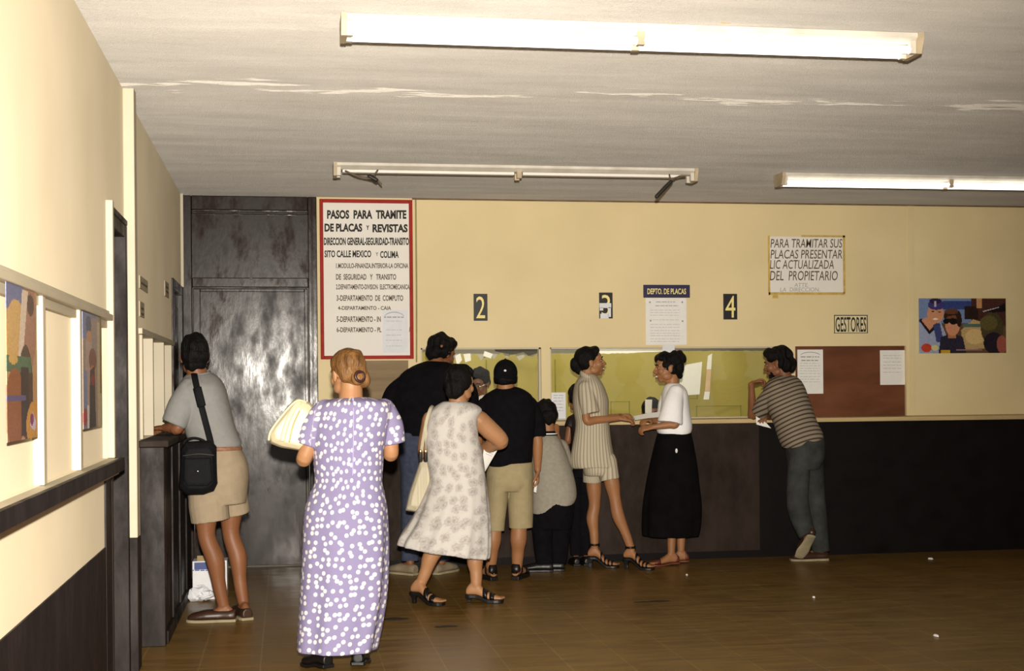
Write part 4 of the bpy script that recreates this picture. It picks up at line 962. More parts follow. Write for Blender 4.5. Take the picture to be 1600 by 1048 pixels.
# 2 woman in the dotted lilac dress ------------------------------------------
p = Person('person in long lilac dress with white dots seen from behind, nearest of all', 6.85, 530, 1043, skin='skin_f')
bod = [(620, 528, 577, .07, .01), (624, 512, 592, .10, .01), (631, 498, 610, .125, .0), (650, 491, 611, .135, 0), (680, 489, 604, .14, 0), (703, 491, 599, .14, 0), (730, 492, 598, .135, 0), (752, 493, 597, .13, 0)]
ski = [(775, 484, 602, .15, 0), (798, 477, 606, .17, 0), (832, 474, 608, .178, 0), (868, 472, 608, .18, 0), (905, 470, 606, .182, 0), (942, 468, 602, .185, 0), (980, 466, 595, .187, 0), (1014, 465, 588, .19, 0)]
R = p.secs(bod+ski, n=72, fold=skirt_fold(7, .036, .40, .4, 11)); ax2 = p.ax
p.wear('dress', [R], [([p.w(508, 640, 0), p.w(490, 664, .0), p.w(479, 695, .0)], [.055, .060, .056]), ([p.w(600, 640, 0), p.w(611, 664, .0), p.w(616, 693, .0)], [.058, .062, .056])], 'dots', .006, 3,
       wrinkles(.0035, 20, 3, .45), cyl_pat(ax2, .19, p.w(500, 712).z, .178))
mb = MB(); mb.limb([p.w(552, 622, -.108), p.w(552.5, 650, -.142), p.w(552, 700, -.147), p.w(551, 742, -.140)], [.0035]*4, n=8); build('zip_seam', mb, mat('lilac_seam', (.40, .34, .58), .8, .05, 20), p.root, True)
p.b.rings(p.secs(shrink(bod[1:], 6)+shrink(ski[:2], 8)))
p.arm(p.w(505, 645, 0), p.w(475, 716, .01), p.w(492, 694, .21), 1.08, hand=(u0*.3-r0, 1, 30, .92))
p.arm(p.w(606, 645, 0), p.w(611, 708, .01), p.w(592, 690, .22), 1.06, hand=(u0*.3+r0, -1, 30, .92))
p.leg(p.w(512, 800, 0), p.w(510, 910, .02), p.fl(507, .10, .0), 1.0, back=-A_)
p.leg(p.w(562, 800, 0), p.w(562, 910, .02), p.fl(560, .10, .03), 1.0, back=-A_)
p.shoe(p.fl(505, .09, .0), (-.5, 1), 'shoe_bk', .24, .02); p.shoe(p.fl(560, .09, .03), (.15, 1), 'shoe_bk', .24, .02)
p.head(p.w(543, 585, .01), .222, -34, -8, hair=[('e', 0, -.024, .048, .082, .100, .078), ('e', 0, -.055, .005, .074, .062, .066), ('e', 0, .045, .075, .058, .045, .035), ('e', -.055, -.015, .022, .026, .05, .035), ('e', .055, -.02, .0, .028, .05, .06), ('e', .05, -.06, -.03, .035, .04, .05),
    ('e', 0, -.108, -.03, .034, .026, .032), ('e', .012, -.122, -.026, .020, .015, .02)], hairm='hairs', hseed=4, hairnoise=.0045)
mb = MB(); c = p.P(0, -.128, -.03); X_, Y_, Z_ = p.hx
mb.limb([c+X_*(.024*math.cos(a))+Z_*(.024*math.sin(a))-Y_*.002 for a in [i*PI/4 for i in range(9)]], [.008]*9, n=10); build('hair_clip', mb, mat('dark_hair_clip', (.035, .012, .012), .4, .2, 20), p.root, True)
p.neck(p.w(548, 630, .0), .058); p.finish_head(); p.body(); P2 = p

# 3 tall man in the black shirt ------------------------------------------------
p = Person('tall person in black shirt and blue jeans bending over the counter', 10.2, 668, 892, skin='skin_d')
shirt = [(565, 666, 698, .07, .08), (571, 650, 712, .11, .06), (580, 632, 722, .15, .04), (600, 614, 728, .165, .02), (625, 610, 728, .165, 0), (650, 618, 722, .155, 0), (681, 625, 714, .145, -.02)]
p.wear('t_shirt', [p.secs(shirt)], [([p.w(636, 598, .03), p.w(617, 616, .04), p.w(605, 640, .07)], [.070, .080, .074]), ([p.w(716, 592, .03), p.w(730, 615, .06), p.w(734, 636, .1)], [.08, .08, .074])], 'black_cloth', wr=wrinkles(.005, 22, 5, .6))
jea = [(676, 626, 713, .13, -.02), (700, 624, 713, .145, -.02), (730, 626, 711, .14, -.02), (745, 628, 709, .12, -.02)]
p.wear('jeans', [p.secs(jea)], [([p.w(648, 735, -.02), p.w(643, 800, 0), p.fl(641, .10, -.02)], [.098, .078, .066]), ([p.w(690, 735, -.02), p.w(690, 800, 0), p.fl(690, .10, -.02)], [.098, .078, .066])], 'jeans_b', wr=wrinkles(.005, 26, 6, .4))
p.b.rings(p.secs(shrink(shirt[1:], 6)+shrink(jea[1:], 6)))
for a in (641, 690): p.leg(p.w(a+4, 740, -.02), p.w(a+2, 800, 0), p.fl(a, .09, -.02), .9)
p.shoe(p.fl(640, .09, -.02), (-.62, .75), 'shoe_tan', .29, low=.07); p.shoe(p.fl(686, .09, -.02), (.62, .75), 'shoe_tan', .29, low=.07)
p.arm(p.w(630, 594, .03), p.w(605, 650, .10), p.w(640, 652, .36), 1, hand=(u0, 1, 25, 1)); p.arm(p.w(718, 594, .03), p.w(734, 650, .12), p.w(705, 652, .36), 1, hand=(u0, -1, 25, 1))
p.head(p.w(690, 552, .12), .235, 42, -20, hair=HAIR_SHORT+[('e', 0, .05, .10, .058, .045, .03), ('e', 0, -.07, -.025, .06, .05, .045)], hseed=7, hairnoise=.010)
p.neck(p.w(682, 572, .08), .062); p.finish_head(); p.body(); P3 = p

# 4 woman in the white floral dress ------------------------------------------
p = Person('person in sleeveless white floral dress and black mules stepping towards the counter', 8.8, 700, 945, skin='skin_f')
bod = [(627, 692, 729, .07, .0), (632, 682, 745, .10, 0), (641, 671, 754, .13, 0), (655, 666, 748, .145, 0), (681, 662, 748, .155, 0), (700, 664, 752, .155, 0), (727, 668, 756, .15, 0), (747, 670, 758, .15, 0)]
ski = [(760, 667, 760, .165, 0), (790, 654, 763, .20, 0), (820, 639, 765, .225, 0), (848, 625, 765, .24, 0), (861, 621, 763, .245, 0)]
R = p.secs(bod+ski, n=80, fold=skirt_fold(11, .036, .50, 1.1, 19)); ax4 = p.ax
def shear(rings, z0, z1, slope, cx):
    for r in rings:
        for v in r:
            k = smoothstep(z0, z1, v.z); v.z -= slope*(v.x-cx)*k
    return rings
zA, zB = p.w(700, 800).z, p.w(700, 861).z
R = shear(R, zA, zB, .17, p.w(692, 800).x)
p.wear('dress', [R], [], 'floral', .006, 3, wrinkles(.004, 22, 8, .4), cyl_pat(ax4, .2))
p.b.rings(p.secs(shrink(bod[1:], 6)+shrink(ski[:2], 8)))
p.arm(p.w(749, 656, -.01), p.w(782, 688, .02), p.w(748, 706, .24), 1.0, hand=(u0*.4+r0, -1, 35, .92), r=(.062, .062, .054, .047, .030))
p.arm(p.w(674, 656, .0), p.w(664, 705, .12), p.w(690, 690, .34), 1.0, hand=(u0, 1, 35, .92), r=(.060, .058, .048, .042, .028))
p.leg(p.w(692, 790, .0), p.w(684, 852, .0), p.fl(658, .135, .03), 1.0, back=-r0*.8, r=(.08, .068, .052, .053, .036))
p.leg(p.w(738, 790, .0), p.w(746, 858, .02), p.fl(744, .115, .0), 1.0, back=-r0*.8, r=(.08, .068, .052, .053, .036))
for ax_, dy, d, lf in ((654, .02, (.78, -.62), .055), (741, .0, (.92, -.30), .03)):
    a = p.fl(ax_, .1, dy); p.foot(a, d, .235, lf, .020); p.sole(a, d, .235, lf, 'shoe_bk', heel=.016, th=.022)
    for t in (.54, .73): p.strap(a, d, .235, lf, t, 'shoe_bk', .13, .02)
p.head(p.w(719, 601, .02), .218, 34, -5, hair=HAIR_SHORT+[('e', 0, -.06, -.04, .062, .055, .055), ('e', -.05, -.03, -.02, .03, .045, .05)], hseed=9, hairnoise=.007)
p.neck(p.w(716, 632, .0), .058); p.finish_head(); p.body(); P4 = p

# 5 clerk with glasses ---------------------------------------------------------
p = Person('person with glasses behind the left teller window, looking down', 11.36, 752, 860, skin='skin_d')
shirt = [(617, 741, 761, .06, 0), (624, 730, 774, .09, 0), (636, 724, 782, .115, 0), (660, 724, 782, .12, 0), (700, 728, 778, .115, 0), (740, 728, 778, .11, 0)]
p.wear('shirt', [p.secs(shirt)], [([p.w(730, 634, 0), p.w(722, 665, -.02)], [.055, .055]), ([p.w(776, 634, 0), p.w(784, 665, -.02)], [.055, .055])], 'white_cloth', wr=wrinkles(.004, 26, 10))
p.wear('trousers', [p.secs([(735, 727, 779, .11, 0), (765, 727, 779, .11, 0)])], [([p.w(740, 760, 0), p.fl(740, .09, 0)], [.075, .06]), ([p.w(766, 760, 0), p.fl(766, .09, 0)], [.075, .06])], 'black_cloth')
p.b.rings(p.secs(shrink(shirt[1:], 6)))
for a in (740, 766): p.leg(p.w(a, 740), p.w(a, 800), p.fl(a, .09, 0), .85); p.shoe(p.fl(a, .09, 0), (0, -1), 'shoe_bk', .27)
p.arm(p.w(730, 634, 0), p.w(722, 672, -.04), p.w(738, 672, -.12), .9, hand=(u0, 1, 30, .9)); p.arm(p.w(776, 634, 0), p.w(784, 672, -.04), p.w(768, 672, -.12), .9, hand=(u0, -1, 30, .9))
p.head(p.w(749, 599, -.02), .222, 203, -20, hair=[('e', 0, -.025, .050, .081, .096, .080), ('e', 0, -.055, .0, .073, .064, .068), ('e', 0, .045, .092, .06, .045, .026), ('e', -.064, -.01, .03, .018, .05, .035), ('e', .064, -.01, .03, .018, .05, .035)], hseed=11)
mb = MB()
for q in (-1, 1):
    mb.limb([p.P(q*.032+.022*math.cos(a), .104, .002+.018*math.sin(a)) for a in [i*PI/5 for i in range(11)]], [.0022]*11, n=6)
    mb.limb([p.P(q*.054, .102, .006), p.P(q*.078, .0, .006)], [.002, .002], n=6)
mb.limb([p.P(-.01, .106, .004), p.P(.01, .106, .004)], [.002, .002], n=6)
g = build('glasses', mb, M['chrome'], p.root, True)
for q in (-1, 1): mb = MB(); mb.ell(p.P(q*.032, .104, .002), (.0215, .0015, .0175), p.hx, 14, 6); build('lens', mb, M['glass'], g, True)
p.neck(p.w(750, 624, .0), .05); p.finish_head(); p.body(); P5 = p

# 6 man with the black cap -------------------------------------------------------
p = Person('person in black cap, black t-shirt and khaki shorts seen from behind', 9.75, 795, 906)
shirt = [(606, 777, 807, .07, .02), (611, 766, 819, .10, .01), (621, 753, 831, .125, 0), (640, 749, 836, .14, 0), (665, 752, 836, .148, 0), (690, 758, 834, .15, 0), (715, 761, 833, .152, 0), (730, 764, 831, .148, 0)]
p.wear('t_shirt', [p.secs(shirt)], [([p.w(826, 633, 0), p.w(836, 655, 0), p.w(841, 681, .0)], [.060, .062, .056]), ([p.w(758, 633, 0), p.w(750, 655, .02), p.w(745, 679, .05)], [.060, .062, .056])], 'black_cloth', wr=wrinkles(.0045, 22, 12, .6))
sho = [(722, 763, 832, .145, 0), (740, 760, 833, .155, 0), (756, 762, 832, .145, 0), (766, 770, 824, .12, 0)]
p.wear('shorts', [p.secs(sho)], [([p.w(778, 748, 0), p.w(775, 790, 0), p.w(774, 829, 0)], [(.084, .14), (.075, .095), (.068, .072)]), ([p.w(813, 748, 0), p.w(814, 790, 0), p.w(814, 825, 0)], [(.088, .14), (.092, .10), (.090, .082)])], 'khaki', wr=wrinkles(.004, 24, 13, .5))
p.b.rings(p.secs(shrink(shirt[1:], 6)+shrink(sho[1:], 7)))
p.leg(p.w(778, 760, 0), p.w(772, 822, .0), p.fl(767, .10, .03), 1.12, back=-A_); p.leg(p.w(813, 760, 0), p.w(811, 820, .0), p.fl(808, .10, .03), 1.14, back=-A_)
for a_, d in ((767, (-.28, 1)), (808, (.5, 1))):
    a = p.fl(a_, .1, .03); p.foot(a, d, .25, 0, .028); p.sole(a, d, .25, 0, 'shoe_bk', th=.028)
    for t, w_ in ((.30, .07), (.62, .09), (.80, .07)): p.strap(a, d, .25, 0, t, 'shoe_bk', w_, .028, g=.006)
    p.strap(a, d, .25, 0, .05, 'shoe_bk', .1, .045, 'heel_strap')
p.arm(p.w(828, 635, 0), p.w(840, 688, -.01), p.w(840, 733, .02), 1.05, hand=(r0, 1, 32, 1.0))
p.arm(p.w(756, 635, 0), p.w(747, 688, .06), p.w(772, 690, .28), 1.0, hand=(u0, 1, 30, 1))
p.head(p.w(790, 591, .02), .228, 2, -6, hair=[('e', 0, -.05, -.015, .070, .060, .050), ('e', -.064, -.025, -.005, .016, .04, .035), ('e', .064, -.025, -.005, .016, .04, .035)], hseed=14, hairnoise=.003)
mb = MB(); mb.ell(p.P(0, -.016, .038), (.087, .106, .098), p.hx, 28, 16); mb.ell(p.P(0, -.052, .012), (.083, .071, .058), p.hx)
mb.limb([p.P(0, .05, .038), p.P(0, .13, .03), p.P(0, .165, .016)], [(.075, .008), (.07, .007), (.04, .006)], ref=p.hx[0])
cp = solid('cap', mb, M['black_cloth'], p.root, .005, 3)
mb = MB(); mb.ell(p.P(.002, -.121, .042), (.010, .004, .008), p.hx, 12, 6); o = build('cap_emblem', mb, M['whitecard'], cp, True); o['label'] = 'white cap emblem'
mb = MB(); mb.ell(p.P(0, -.016, .135), (.009, .009, .006), p.hx, 12, 6); build('cap_button', mb, M['black_cloth'], cp, True)
p.neck(p.w(791, 616, .0), .064); p.finish_head(); p.body(); P6 = p

# 7 short person in the grey sweatshirt ------------------------------------------
p = Person('short person in grey sweatshirt and black trousers leaning towards the counter', 10.12, 862, 893)
sw = [(675, 846, 864, .055, .02), (681, 838, 871, .09, .02), (694, 831, 879, .125, .02), (715, 827, 887, .14, .02), (746, 826, 896, .15, 0), (768, 826, 900, .155, 0), (786, 828, 901, .155, 0), (795, 832, 897, .15, 0)]
R = p.secs(sw); R = shear(R, p.w(860, 740).z, p.w(860, 795).z, -.28, p.w(862, 780).x)
p.wear('sweatshirt', [R], [([p.w(840, 695, .05), p.w(832, 720, .14), p.w(840, 690, .34)], [.06, .055, .045]), ([p.w(876, 698, .06), p.w(884, 730, .16), p.w(872, 695, .33)], [.06, .055, .045])], 'sweat', wr=wrinkles(.005, 24, 15, .6))
o = p.wear('collar', [p.secs([(673, 843, 867, .070, .02), (676, 841, 869, .078, .02), (680, 839, 872, .088, .02)])], [], 'black_cloth', .004, 1)
p.wear('collar_stripe', [p.secs([(676.2, 840.5, 869.8, .081, .02), (678.2, 839.6, 871, .086, .02)])], [], 'white_cloth', .003, 0)
p.wear('trousers', [p.secs([(780, 829, 898, .145, 0), (800, 830, 897, .145, 0), (825, 834, 894, .12, 0)])], [([p.w(848, 810, -.01), p.w(850, 850, 0), p.fl(853, .06, .0)], [.088, .075, .068]), ([p.w(876, 810, .01), p.w(874, 850, .02), p.fl(871, .06, .03)], [.088, .075, .068])], 'black_cloth', wr=wrinkles(.005, 22, 16, .5))
p.b.rings(p.secs(shrink(sw[1:], 6)))
for a_, dy in ((853, 0), (871, .03)): p.leg(p.w(a_, 812), p.w(a_, 845), p.fl(a_, .09, dy), .6); p.shoe(p.fl(a_, .09, dy), (-1, .25), 'shoe_bk', .24, low=.06)
p.arm(p.w(840, 695, .05), p.w(832, 720, .14), p.w(842, 672, .36), .75, hand=(u0, 1, 30, .85)); p.arm(p.w(876, 698, .06), p.w(884, 730, .16), p.w(870, 676, .36), .75, hand=(u0, -1, 30, .85))
p.head(p.w(851, 651, .05), .212, -32, -14, hair=HAIR_SHORT+[('e', 0, -.05, -.03, .066, .055, .05)], hseed=17)
p.neck(p.w(857, 682, .02), .050); p.finish_head(); p.body(); P7 = p

# 8 woman in the striped blouse ----------------------------------------------------
p = Person('person in striped cream blouse, shorts and strappy heels, smiling to the right', 10.2, 950, 888)
bl = [(585, 908, 929, .065, 0), (591, 902, 935, .10, 0), (600, 897, 941, .14, 0), (611, 895, 946, .155, 0), (627, 894, 951, .15, 0), (645, 896, 951, .14, 0), (662, 899, 953, .13, 0), (687, 896, 956, .135, 0), (710, 893, 960, .145, 0), (724, 893, 962, .15, 0), (730, 895, 962, .148, 0)]
R = p.secs(bl, n=56, fold=skirt_fold(6, .02, .6, .5, 9)); ax8 = p.ax
p.wear('blouse', [R], [([p.w(914, 606, -.10), p.w(918, 626, -.13), p.w(923, 646, -.145)], [.058, .064, .066]), ([p.w(918, 606, .12), p.w(922, 626, .14), p.w(926, 646, .15)], [.058, .062, .062])], 'stripe_v', wr=wrinkles(.004, 24, 18, .5), pat=cyl_pat(ax8, .16))
p.wear('collar', [], [([p.w(908, 581, .03), p.w(909, 584, -.05), p.w(919, 590, -.085), p.w(930, 597, -.05)], [(.012, .022)]*4)], 'stripe_v', .004, 2, pat=cyl_pat(ax8, .16))
sho = [(720, 909, 960, .135, 0), (735, 911, 962, .14, 0), (742, 913, 961, .12, 0)]
p.wear('shorts', [p.secs(sho)], [([p.w(926, 722, .06), p.w(926, 753, .07)], [.074, .072]), ([p.w(948, 720, -.06), p.w(953, 749, -.07)], [.076, .074])], 'stripe_v', wr=wrinkles(.003, 24, 19), pat=cyl_pat((ax8[0], ax8[1], ax8[2]), .16))
p.b.rings(p.secs(shrink(bl[1:8], 5)+[(722, 915, 954, .10, 0), (738, 918, 955, .09, 0)]))
p.leg(p.w(926, 715, .07), p.w(929, 788, .08), p.fl(929, .165, .07), .90, back=-r0, r=(.060, .066, .050, .053, .034)); p.leg(p.w(949, 715, -.06), p.w(961, 780, -.07), p.fl(986, .155, -.08), .90, back=-r0, r=(.060, .066, .050, .053, .034))
for ax_, dy, d, z in ((929, .07, (.9, -.35), .165), (985, -.08, (.82, -.55), .155)):
    a = p.fl(ax_, .1, dy); p.foot(a, d, .23, .065, .020); p.sole(a, d, .23, .065, 'shoe_bk', heel=.017)
    for t in (.46, .58, .70, .82): p.strap(a, d, .23, .065, t, 'shoe_bk', .05, .02)
    p.band(p.fl(ax_, z+.01, dy), u0, .040, 'shoe_bk', .016)
p.arm(p.w(915, 608, -.10), p.w(917, 657, -.15), p.w(968, 653, -.10), .86, hand=(u0-A_*.4, -1, 26, .9, r0-u0*.12+A_*.1))
p.arm(p.w(918, 608, .12), p.w(922, 655, .15), p.w(969, 650, -.02), .86, hand=(u0+A_*.3, 1, 42, .9))
p.head(p.w(922, 566, 0), .218, 82, 6, hair=[('e', 0, -.026, .052, .080, .094, .074), ('e', 0, -.055, .01, .072, .062, .062), ('e', 0, .035, .088, .058, .050, .03), ('e', -.058, -.02, .035, .022, .055, .04), ('e', .058, -.02, .035, .022, .055, .04),
    ('e', 0, -.115, -.012, .046, .040, .058), ('e', 0, -.10, -.05, .04, .03, .03)], hseed=20, smile=True)
p.neck(p.w(916, 592, .0), .050)
mb = MB(); mb.ell(p.P(.086, -.008, -.045), (.007, .007, .007), p.hx, 12, 8); build('earring', mb, M['gold'], p.root, True)
p.finish_head(); p.body(); P8 = p

# 9 woman in white shirt and black skirt ---------------------------------------------
p = Person('person in white shirt and long black skirt facing the striped blouse woman', 10.3, 1050, 879)
ts = [(598, 1042, 1060, .065, 0), (604, 1038, 1068, .11, 0), (613, 1036, 1073, .15, 0), (630, 1034, 1076, .155, 0), (650, 1030, 1079, .15, 0), (665, 1027, 1081, .145, 0), (674, 1027, 1080, .142, 0), (678, 1031, 1077, .138, 0)]
p.wear('shirt', [p.secs(ts)], [([p.w(1056, 613, -.10), p.w(1051, 636, -.14), p.w(1047, 660, -.15)], [.062, .080, .092]), ([p.w(1050, 613, .12), p.w(1043, 636, .15), p.w(1041, 658, .16)], [.062, .075, .08])], 'white_cloth', wr=wrinkles(.0055, 24, 21, .6))
sk_ = [(672, 1030, 1079, .135, 0), (681, 1026, 1081, .145, 0), (700, 1021, 1085, .16, 0), (730, 1014, 1090, .18, 0), (760, 1008, 1093, .195, 0), (790, 1004, 1096, .205, 0), (820, 1003, 1095, .21, 0), (836, 1004, 1092, .21, 0)]
p.wear('skirt', [p.secs(sk_, n=72, fold=skirt_fold(8, .03, .1, .2, 13))], [], 'black_skirt', .007, 2)
mb = MB(); c = p.w(1057, 704, -.185); mb.ell(c, (.010, .006, .018), n=12, m=8); o = build('skirt_emblem', mb, M['whitecard'], p.root, True); o['label'] = 'small white emblem on the skirt'
p.b.rings(p.secs(shrink(ts[1:], 6)+shrink(sk_[1:4], 8)))
p.leg(p.w(1050, 740, -.04), p.w(1048, 800, -.04), p.fl(1049, .10, -.04), .84, back=r0); p.leg(p.w(1060, 740, .06), p.w(1062, 800, .06), p.fl(1064, .10, .06), .84, back=r0)
for ax_, dy, d in ((1050, -.04, (-1, -.12)), (1065, .06, (-1, .1))):
    a = p.fl(ax_, .09, dy); p.foot(a, d, .23, .01, .014); p.sole(a, d, .23, .01, 'shoe_red', th=.014)
    p.strap(a, d, .23, .01, .82, 'shoe_red', .26, .014, 'vamp'); p.strap(a, d, .23, .01, .05, 'shoe_red', .12, .014, 'heel_counter', .003)
p.arm(p.w(1056, 613, -.10), p.w(1056, 662, -.16), p.w(1020, 667, -.13), .84, hand=(u0-A_*.6, 1, 40, .9))
p.arm(p.w(1050, 613, .12), p.w(1046, 658, .15), p.w(1016, 657, .0), .84, hand=(u0, -1, 40, .9))
p.head(p.w(1044, 575, 0), .215, -92, -4, hair=[('e', 0, -.03, .054, .084, .096, .078), ('e', 0, -.062, .0, .078, .066, .07), ('e', 0, .045, .085, .062, .045, .035), ('e', 0, -.075, -.045, .05, .04, .045), ('e', 0, -.125, .072, .04, .034, .04), ('e', 0, -.10, .10, .04, .03, .03), ('e', -.05, -.02, .06, .03, .05, .04), ('e', .05, -.02, .06, .03, .05, .04), ('e', -.062, .018, .034, .017, .035, .026), ('e', .062, .018, .034, .017, .035, .026), ('e', -.070, .008, .008, .010, .014, .024), ('e', .070, .008, .008, .010, .014, .024)], hseed=22, smile=True, hairnoise=.012)
p.neck(p.w(1050, 604, .0), .049); p.finish_head(); p.body(); P9 = p

# 10 seated clerk ------------------------------------------------------------------------
p = Person('person seated low behind the middle teller window holding up a white card', 11.45, 1020, 860, skin='skin_d')
sh_ = [(664, 1010, 1029, .055, 0), (671, 1000, 1040, .09, 0), (684, 994, 1046, .11, 0), (715, 995, 1045, .115, 0), (755, 994, 1046, .12, 0)]
p.wear('shirt', [p.secs(sh_)], [([p.w(1000, 684, 0), p.w(993, 710, -.03)], [.055, .055]), ([p.w(1040, 684, 0), p.w(1047, 710, -.03)], [.055, .055])], 'beige', wr=wrinkles(.004, 26, 23))
hz = p.w(1020, 752)
p.wear('trousers', [p.secs([(748, 994, 1046, .12, 0), (772, 994, 1046, .13, 0)])], [([p.w(1007, 764, 0), p.w(1004, 766, -.26), p.fl(1004, .09, -.28)], [.085, .075, .06]), ([p.w(1033, 764, 0), p.w(1036, 766, -.26), p.fl(1036, .09, -.28)], [.085, .075, .06])], 'black_cloth')
for a_ in (1004, 1036): p.leg(p.w(a_, 764, 0), p.w(a_, 766, -.26), p.fl(a_, .09, -.28), .8); p.shoe(p.fl(a_, .09, -.24), (0, -1), 'shoe_bk', .1 if False else .26)
p.b.rings(p.secs(shrink(sh_[1:], 6)))
p.arm(p.w(1000, 684, 0), p.w(992, 712, -.10), p.w(1008, 668, -.20), .85, hand=(-A_, -1, 35, .9)); p.arm(p.w(1040, 684, 0), p.w(1048, 712, -.10), p.w(1026, 664, -.18), .85, hand=(-A_+r0*.3, 1, 45, .9))
p.head(p.w(1018, 645, 0), .218, 182, -12, hair=HAIR_SHORT+[('e', 0, .06, .075, .058, .03, .03)], hseed=24)
p.neck(p.w(1019, 668, .0), .05); p.finish_head(); p.body(); P10 = p
st = empty('stool', (hz.x, 11.48, 0), 'plain stool behind the counter under the seated clerk', 'stool')
zs = p.w(1020, 781).z
boxes('seat', [((hz.x-.19, 11.34, zs-.045), (hz.x+.19, 11.66, zs-.012))], M['dbrown'], st, .01)
for i in (-1, 1):
    for j in (-1, 1): boxes('leg', [((hz.x+i*.16-.015, 11.50+j*.13-.015, 0), (hz.x+i*.16+.015, 11.50+j*.13+.015, zs-.045))], M['dbrown'], st)

# 11 man leaning on the counter ---------------------------------------------------------------
p = Person('person in striped taupe shirt and grey jeans leaning on the counter, chin on hand', 10.25, 1262, 876, skin='skin_d')
shr = [(586, 1214, 1241, .07, .16), (593, 1202, 1250, .12, .15), (605, 1194, 1256, .155, .13), (622, 1194, 1262, .165, .10), (640, 1200, 1270, .16, .07), (660, 1209, 1278, .155, .04), (678, 1216, 1284, .15, .01), (688, 1221, 1286, .148, 0), (692, 1223, 1285, .145, 0)]
R = p.secs(shr, n=56); R = shear(R, p.w(1250, 650).z, p.w(1250, 690).z, -.26, p.w(1254, 690).x); a11 = p.ax
ctr = np.array([p.w(1228, 600, .14), p.w(1254, 690, 0)]); dax = (ctr[0]-ctr[1])/np.linalg.norm(ctr[0]-ctr[1])
def pat11(co):
    v = (co-ctr[1])@dax; return np.stack([co[:, 0], v+.02*np.sin(co[:, 0]*9), np.zeros(len(co))], 1)
p.wear('shirt', [R], [([p.w(1216, 606, .06), p.w(1200, 625, .13), p.w(1185, 645, .22)], [.072, .076, .066]), ([p.w(1236, 604, .26), p.w(1222, 630, .36), p.w(1216, 648, .40)], [.07, .07, .064])], 'stripe_h', wr=wrinkles(.0045, 24, 25, .6), pat=pat11)
je = [(682, 1226, 1286, .135, 0), (700, 1227, 1288, .148, 0), (718, 1230, 1287, .142, 0), (732, 1236, 1281, .115, 0)]
p.wear('jeans', [p.secs(je)], [([p.w(1247, 712, -.01), p.w(1246, 745, -.03), p.w(1247, 790, -.05), p.w(1262, 836, -.14)], [(.085, .12), .093, .083, .064]), ([p.w(1268, 712, .02), p.w(1270, 745, .03), p.w(1276, 795, .02), p.fl(1283, .07, .0)], [(.085, .12), .090, .073, .066])], 'jeans_g', wr=wrinkles(.006, 26, 26, .4))
p.b.rings(p.secs(shrink(shr[1:8], 6)+shrink(je[2:3], 6)))
p.leg(p.w(1248, 735, -.03), p.w(1246, 790, -.05), p.w(1262, 842, -.14), .8); p.leg(p.w(1271, 735, .03), p.w(1276, 795, .02), p.fl(1283, .09, 0), .8)
p.shoe(p.fl(1280, .09, .02), (-1, .1), 'shoe_br', .29, low=.06)
# the raised foot stands on its toe, sole towards the lens
toe = p.fl(1250, .045, -.06); heel = p.w(1268, 836, -.20); dn = (heel-toe).normalized(); off = (A_-dn*A_.dot(dn)).normalized()
toe = heel-dn*.25
if toe.z < .045: toe.z = .045
mb = MB(); mb.limb([toe+off*.02, toe.lerp(heel, .35)+off*.035, toe.lerp(heel, .7)+off*.04, heel+off*.035], [(.036, .028), (.048, .04), (.042, .045), (.034, .034)], ref=r0, n=20); rs = solid('shoe', mb, M['shoe_br'], p.root, .005, 3)
mb = MB(); mb.limb([toe-off*.008, toe.lerp(heel, .3)-off*.008, toe.lerp(heel, .65)-off*.008, heel-off*.008], [(.038, .010), (.050, .010), (.040, .010), (.036, .010)], ref=r0, n=20); build('sole', mb, M['sole'], rs, True)
p.b.limb([p.w(1262, 842, -.14), heel+off*.04, toe.lerp(heel, .5)+off*.035], [.034, .032, .03])
p.arm(p.w(1216, 607, .06), p.w(1176, 650, .285), p.w(1174, 600, .21), .92, hand=(-r0*.5+u0*.7+A_*.4, 1, 48, .95, r0*.92+u0*.35-A_*.12))
p.arm(p.w(1236, 606, .26), p.w(1216, 652, .40), p.w(1200, 652, .26), .92, hand=(u0, 1, 25, .92))
p.head(p.w(1216, 568, .16), .225, -66, -12, hair=HAIR_SHORT+[('e', 0, -.075, -.01, .07, .055, .062), ('e', 0, -.075, -.045, .06, .045, .04), ('e', 0, .05, .095, .058, .045, .032)], hseed=27, beard=True, hairnoise=.009)
p.neck(p.w(1226, 592, .15), .056); p.finish_head(); p.body(); P11 = p

# 12 child almost hidden ----------------------------------------------------------------------
p = Person('child in dark clothes almost hidden behind the striped blouse woman', 10.42, 908, 884, skin='skin_d')
sh_ = [(645, 897, 914, .05, 0), (651, 889, 922, .07, 0), (664, 888, 925, .085, 0), (690, 890, 924, .085, 0), (725, 891, 924, .085, 0)]
p.wear('shirt', [p.secs(sh_)], [([p.w(893, 657, 0), p.w(889, 668, -.01)], [.045, .042]), ([p.w(920, 657, 0), p.w(924, 672, 0)], [.045, .042])], 'dbrown', wr=wrinkles(.003, 26, 28))
p.wear('trousers', [p.secs([(720, 891, 924, .095, 0), (745, 891, 924, .095, 0)])], [([p.w(899, 742), p.fl(900, .08, 0)], [.062, .048]), ([p.w(916, 742), p.fl(916, .08, 0)], [.062, .048])], 'black_cloth')
p.b.rings(p.secs(shrink(sh_[1:], 5)))
for a_ in (900, 916): p.leg(p.w(a_, 730), p.w(a_, 800), p.fl(a_, .08, 0), .7); p.shoe(p.fl(a_, .08, -.02), (0, 1), 'shoe_bk', .2)
p.arm(p.w(893, 657, 0), p.w(887, 690, .0), p.w(895, 660, .19), .75, hand=(u0, 1, 30, .75)); p.arm(p.w(920, 657, 0), p.w(926, 690, .0), p.w(918, 660, .19), .75, hand=(u0, -1, 30, .75))
p.head(p.w(903, 623, 0), .205, -5, -5, hair=HAIR_SHORT, hseed=29)
